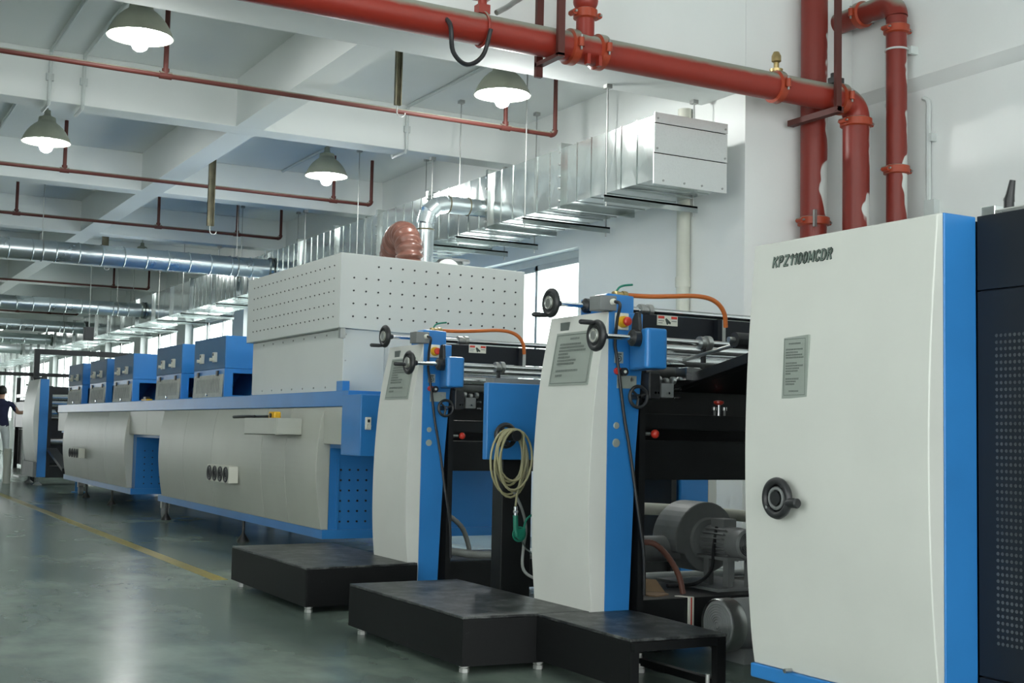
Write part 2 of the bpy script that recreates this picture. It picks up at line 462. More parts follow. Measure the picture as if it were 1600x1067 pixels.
# ------------------------------------------------------------------ lamps
def make_lamp():
    r = thing('bell_lamp', (0, 0, 0), 'x', 'lamp', 'bell lamps under the ceiling')
    prof = [(0.07, 0.21), (0.078, 0.195), (0.085, 0.18), (0.115, 0.158), (0.145, 0.13), (0.170, 0.098), (0.19, 0.065), (0.207, 0.03), (0.218, 0.0), (0.221, -0.005)]
    sh = MB().lathe((0, 0, 0), (0, 0, 1), prof, 32, False).build('lamp_shade', 'lampshade', r)
    so = sh.modifiers.new('thick', 'SOLIDIFY'); so.thickness = 0.003; so.offset = 0
    MB().lathe((0, 0, 0), (0, 0, 1), [(q * 0.985 - 0.003, h - 0.002) for q, h in prof[2:9]], 32, False).build('reflector', 'lampin', sh)
    MB().lathe((0, 0, 0.2), (0, 0, 1), [(0.08, 0.0), (0.075, 0.03), (0.04, 0.045), (0.03, 0.06), (0.028, 0.1)], 20).build('lamp_cap', 'lampshade', r)
    MB().cyl((0, 0, 0.29), (0, 0, 0.48), 0.011, n=10).lathe((0, 0, 0.46), (0, 0, 1), [(0.03, 0), (0.03, 0.02)], 18).build('hanging_stem', 'steel', r)
    MB().lathe((0, 0, 0.09), (0, 0, -1), [(0.025, 0), (0.045, 0.05), (0.062, 0.10), (0.062, 0.14), (0.045, 0.175), (0.02, 0.19), (0.004, 0.193)], 14).build('bulb', 'lampin', r)
    return r
lamp0 = make_lamp()
LH = 3.62
for k, (x, y, z, w, lab) in enumerate([
        (1.848, 8.603, LH, BRIGHT * 0.4, 'bright bell lamp hanging over the aisle between the first two cross beams'),
        (4.611, 8.546, LH, BRIGHT, 'bright bell lamp hanging between first two cross beams, beside the square duct'),
        (1.839, 12.366, LH, DIM * 0.6, 'dim olive bell lamp hanging over the aisle beyond the second cross beam'),
        (4.606, 12.347, LH, DIM, 'dim olive bell lamp beyond the second cross beam, beside the square duct'),
        (1.94, 5.2, 4.72, HIGH * 0.6, 'bell lamp hanging over the platforms from the high ceiling'),
        (4.84, 4.2, 4.72, HIGH * 0.3, 'bell lamp hanging over the big cream cabinet from the high ceiling')] + [
        (x, y, LH, DIM * 0.7, 'unseen bell lamp %s, added %s' % (a, b)) for y, b in ((20.6, 'behind the first spiral duct'), (37.25, 'behind the fourth spiral duct'))  # extra lamps added out of sight behind ducts to brighten the far hall
        for x, a in ((4.6, 'by the square duct'),)]):
    o = lamp0 if k == 0 else copy_tree(lamp0, None, lab)
    o.location = (x, y, z); o['label'] = lab
    glow = emit('lit_bulb', (0.99, 1.0, 0.97), w)
    for ch in o.children:
        if ch.name.startswith('bulb'):
            ch.material_slots[0].link = 'OBJECT'
            ch.material_slots[0].material = glow

# ------------------------------------------------------------------ conduits on the ceiling
def conduit(pts, r, label, name='conduit_pipe', mat='conduit', clips=()):
    t = thing(name, pts[0], label, 'conduit')
    MB().tube(pts, r, 8).build('tube', mat, t)
    for p in clips:
        MB().box(p[0] - 0.03, p[0] + 0.03, p[1] - 0.012, p[1] + 0.012, p[2] - 0.03, p[2] + 0.03).build('clip', mat, t)
    return t
for x, nm in ((1.63, 'white conduit running along the ceiling and round the second beam, over the aisle'),
              (1.90, 'thin white conduit on the ceiling ending at the second beam by the aisle lamp'),
              (4.87, 'white conduit on the ceiling crossing the bay beside the square duct')):
    pts = [(x, 8.12, ZC - 0.02), (x, 10.9, ZC - 0.02), (x, 10.92, ZC - 0.05), (x, 10.92, ZB - 0.0), (x, 10.95, ZB - 0.025), (x, 11.24, ZB - 0.025)]
    if x != 1.90:
        pts += [(x, 11.26, ZB), (x, 11.26, ZC - 0.05), (x, 11.3, ZC - 0.02), (x, 14.55, ZC - 0.02)]
    conduit(pts, 0.016, nm, clips=[(x, 10.92, 3.86)])

# ------------------------------------------------------------------ sprinkler pipes
def sprinkler(y, x0, x1, z, risers, label, up=True, heads=(), r=0.021, topz=None):
    t = thing('sprinkler_pipe', (x0, y, z), label, 'pipe', 'sprinkler pipes across the hall')
    MB().tube([(x0, y, z), (x1 - 0.04, y, z)], r, 12).build('main_pipe', 'pipedark', t)
    MB().tube(arc((x1 - 0.045, y, z + 0.045), 0.045, -90, 0, (1, 0, 0), (0, 0, 1), 6), r * 1.25, 12).build('elbow', 'pipedark', t)
    MB().tube([(x1, y, z + 0.045), (x1, y, topz or ZC - 0.003)], r * 0.9, 12).build('riser', 'pipedark', t)
    for x in risers:
        MB().tube([(x, y, z), (x, y, topz or ZC - 0.003)], r * 0.9, 12).build('riser', 'pipedark', t)
        MB().cyl((x - 0.045, y, z), (x + 0.045, y, z), r * 1.35, n=12).cyl((x, y, z), (x, y, z + 0.05), r * 1.3, n=12).build('tee_fitting', 'pipedark', t)
    for x in heads:
        MB().tube([(x, y, z), (x, y, z + 0.42)], r * 0.8, 10).build('sprig', 'pipedark', t)
        MB().cyl((x, y, z + 0.42), (x, y, z + 0.47), 0.012, n=8).cyl((x, y, z + 0.47), (x, y, z + 0.475), 0.03, n=10).build('sprinkler_head', 'brass', t)
    return t
ZP = 3.582
sprinkler(9.33, -3, 5.56, ZP, (2.20, 5.07), 'dark red sprinkler pipe hanging between the first two cross beams')
sprinkler(13.45, -3, 5.57, ZP, (2.19, 5.11), 'dark red sprinkler pipe hanging below the dim lamps, past the second cross beam')
sprinkler(16.6, -3, 5.56, ZP, (2.16, 4.95, 3.9), 'dark red sprinkler pipe hanging just above the first round spiral duct')
sprinkler(24.4, -2, 5.6, ZP, (4.95,), 'dark red sprinkler pipe hanging past the first round spiral duct')
sprinkler(31.3, -1, 5.55, ZP, (4.2, 4.9), 'dark red sprinkler pipe far along, past the second round spiral duct')

# hanging channel posts with hooks
def hanger(x, y, z0, z1, label, w=0.05, mat='rust'):
    t = thing('hanging_channel', (x, y, z1), label, 'bracket')
    MB().box(x - w / 2, x + w / 2, y - 0.006, y + 0.006, z0, z1).box(x - w / 2, x - w / 2 + 0.006, y - 0.03, y + 0.006, z0, z1).box(x + w / 2 - 0.006, x + w / 2, y - 0.03, y + 0.006, z0, z1).build('channel', mat, t)
    MB().tube([(x, y, z0 + 0.02), (x, y, z0 - 0.04)] + arc((x + 0.035, y, z0 - 0.05), 0.035, 180, 360, (1, 0, 0), (0, 0, 1), 8), 0.005, 6).build('hook', 'steel', t)
hanger(3.90, 8.95, 3.52, ZC, 'dark steel channel with a hook hanging above the first sprinkler pipe')
hanger(3.60, 13.05, 3.09, ZC, 'weathered steel channel with a hook hanging beside the second sprinkler pipe', 0.07)
hanger(3.62, 18.55, 3.28, ZC, 'weathered steel channel standing over the first round spiral duct', 0.09)

# ------------------------------------------------------------------ fire main
def coupling(x, y, z, ax, r, t, bolts=True):
    ax = Vector(ax)
    o = Vector((x, y, z))
    cp = MB().lathe(o - ax * 0.035, ax, [(r + 0.002, 0), (r + 0.02, 0.008), (r + 0.02, 0.062), (r + 0.002, 0.07)], 28).build('coupling', 'clamp', t)
    u = ax.cross(Vector((0, 0, 1))) if abs(ax.z) < 0.5 else Vector((1, 0, 0))
    u.normalize()
    w = ax.cross(u)
    for sgn in (-1, 1):
        p = o + u * sgn * (r + 0.035)
        MB().cyl(p - w * 0.03, p + w * 0.03, 0.02, n=10).build('bolt_lug', 'clamp', cp)
        MB().cyl(p - w * 0.05, p + w * 0.05, 0.008, n=8).build('bolt', 'steel', cp)
PR = 0.10
PY, PZ = 7.08, 3.57
t = thing('fire_main_pipe', (1.0, PY, PZ), 'thick red fire main with dusty top running under the first beam', 'pipe')
MB().tube([(-3, PY, PZ), (6.76, PY, PZ)], PR, 32).build('pipe_run', 'pipe', t)
MB().tube(arc((6.76, PY, PZ - 0.13), 0.13, 90, 0, (1, 0, 0), (0, 0, 1), 12), PR, 32).build('elbow', 'pipe', t)
MB().tube([(6.89, PY, PZ - 0.13), (6.89, PY, 0.0)], PR, 32).build('drop_pipe', 'pipespray', t)
for x in (4.33, 4.55, 6.10, 6.72):
    coupling(x, PY, PZ, (1, 0, 0), PR, t)
coupling(6.89, PY, PZ - 0.16, (0, 0, -1), PR, t)
# branch tee going up
MB().tube([(4.44, PY, PZ), (4.44, PY, PZ + 0.3)], 0.062, 24).build('branch_pipe', 'pipe', t)
coupling(4.44, PY, PZ + 0.24, (0, 0, 1), 0.062, t)
MB().ball((4.44, PY, PZ + 0.33), 0.085, (1, 1, 0.9), 20, 12).cyl((4.44, PY, PZ + 0.38), (4.44, PY, PZ + 0.42), 0.085, n=20).build('valve_dome', 'pipe', t)
MB().cyl((4.44, PY, PZ + 0.42), (4.44, PY, ZN), 0.05, n=20).build('branch_riser', 'pipe', t)
for x in (4.40, 4.49):
    MB().box(x - 0.012, x + 0.012, PY - 0.12, PY - 0.08, PZ - 0.13, PZ - 0.06).build('drain_lug', 'pipe', t)
# hanger clamp, strap and rods
MB().torus((3.66, PY, PZ), (1, 0, 0), PR + 0.008, 0.01, 28, 6).box(3.62, 3.70, PY - 0.035, PY + 0.035, PZ + 0.1, PZ + 0.16).box(3.61, 3.71, PY - 0.05, PY + 0.05, PZ + 0.20, PZ + 0.27).cyl((3.66, PY, PZ + 0.1), (3.66, PY, ZN), 0.03, n=12).build('ring_hanger', 'pipe', t)
MB().box(4.14, 4.19, PY - 0.155, PY - 0.125, PZ - 0.12, ZN).box(4.14, 4.19, PY + 0.125, PY + 0.155, PZ - 0.20, ZN).box(4.14, 4.19, PY - 0.155, PY + 0.155, PZ - 0.13, PZ - 0.104).build('strap_bracket', 'pipedark', t)
MB().box(6.55, 6.60, PY - 0.15, PY - 0.12, PZ - 0.14, ZN).box(6.56, 6.62, PY - 0.15, PY + 0.40, PZ - 0.15, PZ - 0.105).build('angle_bracket', 'pipedark', t)
MB().box(6.62, 6.72, PY - 0.05, PY + 0.02, PZ + 0.11, PZ + 0.15).cyl((6.67, PY, PZ + 0.09), (6.67, PY, PZ + 0.19), 0.03, n=12).build('drain_valve', 'rubber', t)
MB().lathe((6.10, PY, PZ + 0.11), (0, 0, 1), [(0.045, 0), (0.05, 0.02), (0.02, 0.03), (0.02, 0.07), (0.035, 0.08), (0.035, 0.12), (0.02, 0.15)], 16).build('air_valve', 'brass', t)
MB().tube(smooth([(3.36, PY + 0.02, PZ + 0.05), (3.37, PY - 0.13, PZ - 0.05), (3.41, PY - 0.1, PZ - 0.21), (3.52, PY - 0.08, PZ - 0.27), (3.62, PY - 0.1, PZ - 0.20), (3.66, PY - 0.125, PZ - 0.03)]), 0.015, 8).build('cable_loop', 'rubber', t)
MB().tube(smooth([(3.72, PY - 0.08, PZ + 0.10), (3.86, PY - 0.04, PZ + 0.2), (4.0, PY, PZ + 0.36), (4.12, PY, PZ + 0.9)]), 0.018, 8).build('flexible_conduit', 'steel', t)

t = thing('riser_pipe', (6.76, 7.40, 0), 'dark red vertical riser pipe standing behind the fire main with white paint smears', 'pipe')
MB().tube([(6.76, 7.40, 0), (6.76, 7.40, ZN - 0.002)], 0.103, 32).build('pipe_run', 'pipespray', t)
coupling(6.76, 7.40, 2.68, (0, 0, 1), 0.103, t)
MB().box(6.655, 6.68, 7.275, 7.295, 2.62, 2.75).build('wall_clip', 'steel', t)

VX, VY = 7.155, 6.925
t = thing('downpipe', (VX, VY, 0), 'slim red vertical pipe with top elbow, standing against the white wall', 'pipe')
MB().tube([(VX, VY, 0), (VX, VY, 4.24)], 0.078, 28).build('pipe_run', 'pipespray', t)
MB().tube(arc((VX, VY + 0.12, 4.24), 0.12, 180, 90, (0, 1, 0), (0, 0, 1), 10) + [(VX, 7.555, 4.36)], 0.085, 28).build('top_elbow', 'pipespray', t)
coupling(VX, VY, 4.14, (0, 0, 1), 0.078, t)
coupling(VX, VY, 3.05, (0, 0, 1), 0.078, t)
coupling(VX, 7.29, 4.36, (0, 1, 0), 0.085, t)
MB().torus((VX, VY, 3.98), (0, 0, 1), 0.083, 0.008).box(VX + 0.07, XN - 0.088, VY - 0.08, VY - 0.05, 3.95, 4.01).build('wall_bracket', 'conduit', t)
conduit(smooth([(7.24, 7.10, 4.2), (7.24, 7.10, 3.75), (7.22, 7.07, 3.62), (7.2, 7.075, 3.58)], 5), 0.02, 'short bent white conduit at the ledge behind the slim red pipe')
conduit(smooth([(7.36, 6.85, 3.62), (7.36, 6.80, 3.58), (7.36, 6.80, 3.45), (7.36, 6.80, 3.2), (7.36, 6.80, 3.0), (7.36, 6.8, 2.822)], 5), 0.02, 'straight white conduit running down the wall next to the slim red pipe', clips=[(7.365, 6.76, 3.3)])
tag(MB().box(7.33, XN, 6.72, 6.82, 2.66, 2.82).build('junction_box', 'conduit'), 'small white junction box on the wall beside the slim red pipe', 'box')
tag(MB().cyl((6.145, 8.25, 0), (6.145, 8.25, 3.66), 0.055, n=20).cyl((6.145, 8.25, 2.2), (6.145, 8.25, 2.28), 0.062, n=20).build('rain_pipe', 'pvc'), 'ivory plastic rain pipe standing against the wall by the duct end', 'pipe')

# ------------------------------------------------------------------ square exhaust duct
DX0, DX1, DZ0, DZ1 = 5.28, 5.94, 2.85, 3.32
duct = thing('square_duct', (DX0, 7.45, DZ0), 'galvanised square exhaust duct running along the window wall', 'duct')
flY = [7.46 + 1.26 * k for k in range(31)]
sec = None
for k in range(30):
    a, b = flY[k], flY[k + 1]
    n = 6 if k < 10 else 1
    vs = []; fs = []
    for j in range(n + 1):
        y = a + (b - a) * j / n
        vs += [(DX0, y, DZ0), (DX1, y, DZ0), (DX1, y, DZ1), (DX0, y, DZ1)]
    # slightly dished bays between the beads
    mb = MB()
    for j in range(n):
        y0 = a + (b - a) * j / n; y1 = a + (b - a) * (j + 1) / n; ym = (y0 + y1) / 2
        for (p, q, nrm) in (((DX0, DZ0), (DX0, DZ1), (-1, 0)), ((DX0, DZ1), (DX1, DZ1), (0, 1)), ((DX1, DZ1), (DX1, DZ0), (1, 0)), ((DX1, DZ0), (DX0, DZ0), (0, -1))):
            d = 0.003 if k < 10 else 0.0
            cx, cz = (p[0] + q[0]) / 2 + nrm[0] * d, (p[1] + q[1]) / 2 + nrm[1] * d
            mb.add([(p[0], y0, p[1]), (q[0], y0, q[1]), (q[0], y1, q[1]), (p[0], y1, p[1]), (cx, ym, cz)], [(0, 1, 4), (1, 2, 4), (2, 3, 4), (3, 0, 4)])
    so = mb.build('duct_section', 'galv', duct)
    if k < 12:
        rb = MB()
        for j in range(1, n):
            y = a + (b - a) * j / n
            rb.box(DX0 - 0.006, DX1 + 0.006, y - 0.005, y + 0.005, DZ0 - 0.006, DZ0).box(DX0 - 0.006, DX0, y - 0.005, y + 0.005, DZ0, DZ1).box(DX0 - 0.006, DX1 + 0.006, y - 0.005, y + 0.005, DZ1, DZ1 + 0.006)
        rb.build('rib', 'galv', so)
def duct_frame(y, e=0.035, w=0.02):
    return MB().box(DX0 - e, DX0, y - w, y + w, DZ0 - e, DZ1 + e).box(DX1, DX1 + e, y - w, y + w, DZ0 - e, DZ1 + e).box(DX0, DX1, y - w, y + w, DZ0 - e, DZ0).box(DX0, DX1, y - w, y + w, DZ1, DZ1 + e)
for k in range(1, 30):
    fo = duct_frame(flY[k]).build('flange', 'galv', duct)
    if k < 8:
        b = MB()
        for q in range(5):
            z = DZ0 + 0.03 + q * 0.1
            b.cyl((DX0 - 0.045, flY[k], z), (DX0 - 0.03, flY[k], z), 0.01, n=8)
        b.build('bolt', 'steel', fo, kind='stuff')
ex0, ex1, ez0, ez1 = DX0, DX1, 2.82, 3.345
for z0, z1, d in ((ez0, 3.045, 0.0), (3.05, 3.265, 0.004), (3.27, ez1, 0.008)):
    po = MB().box(ex0 - 0.004, ex1 + 0.004, 7.447 - d, 7.459 - d, z0, z1).build('end_plate', 'galvbright', duct, bevel=0.002)
    b = MB()
    xs = [ex0 + 0.02, ex1 - 0.02] if z1 > 3.05 else [ex0 + 0.08, ex0 + 0.27, ex0 + 0.43, ex0 + 0.62]
    for x in xs:
        b.cyl((x, 7.44 - d, z0 + 0.03), (x, 7.448 - d, z0 + 0.03), 0.008, n=8)
    b.build('screw', 'steel', po, kind='stuff')
# trapeze hangers
for k, (y, zt) in enumerate([(8.0, ZB), (9.25, ZC), (10.5, ZC), (11.1, ZB), (13.0, ZC), (14.7, ZB), (17.3, ZC), (18.4, ZB), (20.4, ZC), (22.0, ZB), (24.0, ZC), (26.0, ZC), (28.0, ZC)]):
    xa, xb = DX0 - 0.05, DX1 + 0.11
    ro = MB().box(xa - 0.03, xb + 0.03, y - 0.02, y + 0.02, DZ0 - 0.052, DZ0 - 0.037).box(xa - 0.03, xb + 0.03, y - 0.02, y - 0.016, DZ0 - 0.09, DZ0 - 0.037).build('support_rail', 'galv', duct)
    for x in (xa, xb):
        MB().cyl((x, y, DZ0 - 0.12), (x, y, zt), 0.006, n=8).build('hanger_rod', 'steel', duct)
        MB().box(x - 0.025, x + 0.025, y - 0.025, y + 0.025, zt - 0.03, zt).build('ceiling_clip', 'steel', duct)

# round spiral ducts feeding it
def spiral(y, x0, x1, z, r, label, seam=0.27):
    t = thing('spiral_duct', (x0, y, z), label, 'duct', 'round spiral ducts crossing the hall')
    MB().cyl((x0, y, z), (x1, y, z), r, n=36).build('tube', 'galvpipe', t)
    b = MB(); x = x0 + 0.1
    while x < x1:
        b.torus((x, y, z), (1, 0.06, 0), r + 0.001, 0.008, 32, 5); x += seam
    b.build('seam', 'galvpipe', t, kind='stuff')
    MB().lathe((x1 - 0.06, y, z), (1, 0, 0), [(r, 0), (r + 0.03, 0.02), (r + 0.03, 0.055), (r, 0.058)], 32).build('collar', 'galv', t)
    for x in (x0 + 1.4, x0 + 4.0, x0 + 6.4):
        if x < x1 - 0.4:
            MB().torus((x, y, z), (1, 0, 0), r + 0.006, 0.008, 28, 5).cyl((x, y, z + r), (x, y, ZB + 0.001 if any(a < y < b for a, b in beam_y) else ZC), 0.005, n=6).build('hanger', 'steel', t)
spiral(16.08, -1.6, DX0 - 0.007, 3.08, 0.125, 'round spiral duct, first to join the square duct past the perforated hood')
spiral(23.3, -1.6, DX0 - 0.007, 3.07, 0.125, 'second round spiral duct joining the square duct, behind the first one')
spiral(28.7, -1.6, DX0 - 0.007, 3.08, 0.125, 'third round spiral duct joining the square duct far along the hall')
spiral(33.0, -1.0, DX0 - 0.007, 3.06, 0.125, 'fourth round spiral duct joining the square duct near the far end', 0.5)
spiral(38.0, -1.0, DX0 - 0.007, 3.06, 0.125, 'fifth round spiral duct joining the square duct, farther than the others', 0.5)

# elbow pipe from the hood
HP = (4.75, 10.2)
t = thing('hood_pipe', (HP[0], HP[1], 2.2), 'short silver elbow pipe linking the perforated hood to the square duct', 'pipe')
er = 0.078
cx, cz, R = HP[0] + 0.2, 2.84, 0.2
MB().cyl((HP[0], HP[1], 2.2665), (HP[0], HP[1], cz), er, n=28).build('upright_tube', 'galvpipe', t)
pa = arc((cx, HP[1], cz), R, 180, 90, (1, 0, 0), (0, 0, 1), 3)
for i in range(3):
    so = MB().cyl(pa[i], pa[i + 1], er * 1.03, n=28).build('elbow_segment', 'galvpipe', t)
MB().cyl((cx, HP[1], cz + R), (DX0 + 0.001, HP[1], cz + R), er, n=28).build('level_tube', 'galvpipe', t)
for p, ax in (((HP[0], HP[1], cz - 0.05), (0, 0, 1)), ((cx + 0.02, HP[1], cz + R), (1, 0, 0)), ((cx + 0.22, HP[1], cz + R), (1, 0, 0))):
    MB().torus(p, ax, er, 0.007, 28, 5).build('seam_band', 'rust', t)

hp = smooth([(4.30, 9.52, 2.2725), (4.30, 9.52, 2.38), (4.30, 9.54, 2.50), (4.32, 9.66, 2.62), (4.36, 9.86, 2.66), (4.40, 10.06, 2.62), (4.455, 10.23, 2.53), (4.52, 10.345, 2.44), (4.555, 10.405, 2.365), (4.565, 10.42, 2.31), (4.566, 10.421, 2.2705)], 6)
t = thing('flexible_hose', (4.30, 9.52, 2.27), 'arched brown ribbed flexible hose on top of the perforated hood', 'hose')
fine = smooth(hp, 3)
MB().tube(fine, 0.1, 24, rad=[0.105 + 0.012 * math.sin(i * 2 * math.pi / 8) for i in range(len(fine))]).build('ribbed_tube', 'hosebrown', t)
MB().torus((4.30, 9.52, 2.29), (0, 0, 1), 0.112, 0.01).build('hose_band', 'steel', t)
MB().torus((4.575, 10.445, 2.29), (0, 0, 1), 0.112, 0.01).build('hose_band', 'steel', t)
t = thing('dome_vent', (4.52, 9.2, 2.28), 'rounded grey vent cap on the perforated hood beside the brown hose', 'vent')
MB().cyl((4.52, 9.25, 2.2685), (4.52, 9.25, 2.33), 0.09, n=20).build('collar', 'hood', t)
MB().ball((4.52, 9.25, 2.33), 0.09, (1, 1, 0.8)).build('dome', 'hood', t)
t = thing('vent_stub', (4.80, 9.9, 2.27), 'short galvanised round stub with flange on the perforated hood', 'vent')
MB().cyl((4.82, 9.75, 2.265), (4.82, 9.75, 2.45), 0.085, n=20).build('stub', 'galv', t)
MB().cyl((4.82, 9.75, 2.45), (4.82, 9.75, 2.47), 0.14, n=24).build('flange', 'greymetal', t)

# ------------------------------------------------------------------ drying tunnel with hood
TX = 3.35
tun = thing('drying_tunnel', (TX, 8.4, 0), 'long low cream and blue drying tunnel standing on black feet', 'machine')
body_prof = smooth_prof([(3.345, 0.262), (3.315, 0.45), (3.295, 0.66), (3.30, 0.88), (3.325, 1.06), (3.35, 1.16)])
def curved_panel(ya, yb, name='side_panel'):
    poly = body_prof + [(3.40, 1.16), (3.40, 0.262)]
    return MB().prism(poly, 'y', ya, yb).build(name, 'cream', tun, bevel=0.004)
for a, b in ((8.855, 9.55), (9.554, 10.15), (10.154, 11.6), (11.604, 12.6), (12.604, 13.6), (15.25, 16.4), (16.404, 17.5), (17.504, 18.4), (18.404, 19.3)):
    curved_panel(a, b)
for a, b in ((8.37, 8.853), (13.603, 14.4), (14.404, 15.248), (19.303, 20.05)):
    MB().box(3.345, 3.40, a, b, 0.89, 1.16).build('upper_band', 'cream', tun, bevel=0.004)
MB().box(3.34, 4.95, 8.38, 20.1, 1.162, 1.275).build('top_rail', 'blue', tun, bevel=0.004)
MB().box(3.40, 4.9, 8.42, 20.05, 0.86, 1.161).build('upper_body', 'blue', tun)
for a, b in ((8.858, 13.62), (15.1, 19.3)):
    MB().box(3.401, 4.9, a, b, 0.20, 0.859).build('lower_body', 'blue', tun)
    MB().box(3.35, 4.9, a - 0.02, b + 0.15, 0.196, 0.262).build('bottom_rail', 'blue', tun)
MB().box(3.9, 4.8, 13.6, 15.1, 0.3, 0.86).build('link_body', 'blue', tun)
h = MB()
for r in range(6):
    for q in range(4):
        h.cyl((3.49 + q * 0.068, 8.853, 0.32 + r * 0.076), (3.49 + q * 0.068, 8.859, 0.32 + r * 0.076), 0.008, n=8)
for r in range(6):
    for q in range(4):
        h.cyl((3.5 + q * 0.09, 15.095, 0.32 + r * 0.076), (3.5 + q * 0.09, 15.101, 0.32 + r * 0.076), 0.008, n=8)
h.build('vent_hole_dot', 'rubber', tun, kind='stuff')
MB().box(3.455, 3.475, 8.848, 8.858, 0.27, 0.78).build('vent_panel_edge', 'blue', tun)
for y in (10.95, 13.66, 16.4, 18.05):
    for x in (3.42, 4.8):
        fo = MB().lathe((x, y, 0), (0, 0, 1), [(0.055, 0), (0.055, 0.008), (0.02, 0.06), (0.013, 0.075), (0.013, 0.2)], 16).build('levelling_foot', 'rubber', tun)
for y in (14.05, 18.9):
    for x in (3.50, 4.7):
        w = MB().cyl((x - 0.03, y, 0.065), (x + 0.03, y, 0.065), 0.065, n=20).build('caster_wheel', 'greymetal', tun)
        MB().box(x - 0.045, x + 0.045, y - 0.03, y + 0.03, 0.1, 0.2).build('caster_fork', 'steel', w)
MB().cyl((3.55, 19.35, 0.0), (3.55, 19.35, 0.2), 0.05, n=16).cyl((3.55, 19.35, 0), (3.55, 19.35, 0.015), 0.1, n=16).build('blue_leg', 'blue', tun)
# small cabinet, lidless tray on the side of the tunnel
tr = thing('side_tray', (3.2, 9.3, 0.94), 'cream sheet metal tray fixed to the tunnel side under a yellow switch', 'tray')
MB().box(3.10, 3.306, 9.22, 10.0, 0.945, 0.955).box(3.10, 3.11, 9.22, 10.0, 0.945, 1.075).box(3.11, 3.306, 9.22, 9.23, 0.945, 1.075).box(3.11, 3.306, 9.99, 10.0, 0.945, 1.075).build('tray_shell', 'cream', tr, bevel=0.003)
sw = thing('pendant_switch', (3.2, 9.5, 0.96), 'yellow push-button pendant with grey cable lying in the tray', 'switch')
MB().box(3.15, 3.21, 9.42, 9.56, 1.06, 1.125).build('switch_body', 'yellow', sw, bevel=0.012)
MB().cyl((3.14, 9.49, 1.095), (3.152, 9.49, 1.095), 0.018, n=12).build('push_button', 'rubber', sw)
MB().tube(smooth([(3.18, 9.55, 1.09), (3.18, 9.75, 1.0865), (3.185, 10.0, 1.0868), (3.18, 10.3, 1.086), (3.155, 10.48, 1.084), (3.14, 10.15, 1.0866), (3.15, 9.9, 1.0866)]), 0.012, 8).build('cable', 'rubber', sw)
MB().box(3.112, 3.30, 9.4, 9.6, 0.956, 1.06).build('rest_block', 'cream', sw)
so_ = thing('socket_box', (3.25, 10.9, 0.51), 'cream box with four round black fan grilles on the near tunnel section', 'socket box')
def fan_box(root, ya, yb, z0, z1, x0):
    MB().box(x0, 3.294, ya, yb, z0, z1).build('housing', 'offwhite', root, bevel=0.004)
    n = 4; wy = (yb - ya) * 0.92
    for k in range(n):
        yc = yb - (yb - ya) * (k + 0.5) / n
        r = min(wy / n * 0.40, (z1 - z0) * 0.42)
        g = MB().torus((x0 - 0.003, yc, (z0 + z1) / 2), (1, 0, 0), r, 0.008, 24, 6).build('fan_grille', 'rubber', root)
        MB().torus((x0 - 0.003, yc, (z0 + z1) / 2), (1, 0, 0), r * 0.6, 0.006, 20, 5).torus((x0 - 0.003, yc, (z0 + z1) / 2), (1, 0, 0), r * 0.28, 0.008, 16, 5).build('grille_ring', 'rubber', g)
        MB().cyl((x0 - 0.004, yc, (z0 + z1) / 2), (x0 - 0.001, yc, (z0 + z1) / 2), r * 0.95, n=20).build('grille_backing', 'greymetal', g)
fan_box(so_, 10.75, 11.42, 0.515, 0.66, 3.21)
so_ = thing('socket_box', (3.25, 17.8, 0.55), 'cream box with black fan grilles on the far tunnel section', 'socket box')
fan_box(so_, 17.6, 18.3, 0.54, 0.67, 3.21)

# control box by the near tower
cb = thing('control_box', (3.3, 8.2, 0.82), 'blue control box with white switch hung beside the perforated tunnel end', 'control box')
MB().box(3.29, 3.9, 8.02, 8.368, 0.82, 1.24).build('housing', 'blue', cb, bevel=0.006)
p = MB().box(3.322, 3.362, 8.0, 8.021, 1.00, 1.085).build('switch_plate', 'offwhite', cb, bevel=0.004)
MB().cyl((3.342, 7.985, 1.025), (3.342, 8.0, 1.025), 0.014, n=14).build('switch_knob', 'offwhite', p)
MB().box(3.334, 3.35, 7.996, 8.001, 1.05, 1.07).build('switch_window', 'rubber', p)

# perforated hood
hd = thing('extraction_hood', (3.35, 8.62, 1.275), 'large pale grey perforated extraction hood on top of the drying tunnel', 'hood')
MB().box(3.402, 4.87, 8.66, 10.80, 1.275, 1.73).build('lower_casing', 'hood', hd, bevel=0.004)
MB().prism([(3.352, 1.735), (4.885, 1.70), (4.885, 2.262), (3.352, 2.284)], 'y', 8.62, 10.84).build('upper_casing', 'hood', hd, bevel=0.004)
MB().box(3.347, 3.356, 8.612, 8.66, 1.74, 2.283).build('corner_strip', 'hood', hd)
MB().box(3.342, 3.395, 8.5, 8.62, 1.275, 1.345).build('corner_bracket', 'blue', hd)
MB().box(3.36, 3.40, 8.62, 8.66, 1.66, 1.732).build('corner_clip', 'steel', hd)
h = MB()
for r in range(5):
    for q in range(15):
        if r == 4 and q < 2: continue
        x = 3.453 + q * 0.0965; z = 1.822 + r * 0.0945 - q * 0.0008
        h.cyl((x, 8.614, z), (x, 8.6195, z), 0.0068, n=10)
for r in range(5):
    for q in range(20):
        y = 8.75 + q * 0.1; z = 1.822 + r * 0.0945
        h.cyl((3.3515, y, z), (3.346, y, z), 0.005, n=8)
h.build('vent_hole_dot', 'rubber', hd, kind='stuff')
h = MB()
for y in [8.75 + 0.25 * k for k in range(8)]:
    for z in (1.31, 1.70):
        h.cyl((3.396, y, z), (3.403, y, z), 0.007, n=8)
for z in (1.32, 1.5, 1.69):
    for x in (3.42, 4.85):
        h.cyl((x, 8.655, z), (x, 8.661, z), 0.006, n=8)
h.build('rivet', 'steel', hd, kind='stuff')
t = thing('guide_rod', (3.79, 8.4, 1.27), 'slim upright chrome guide rod between the hood and the tower', 'rod')
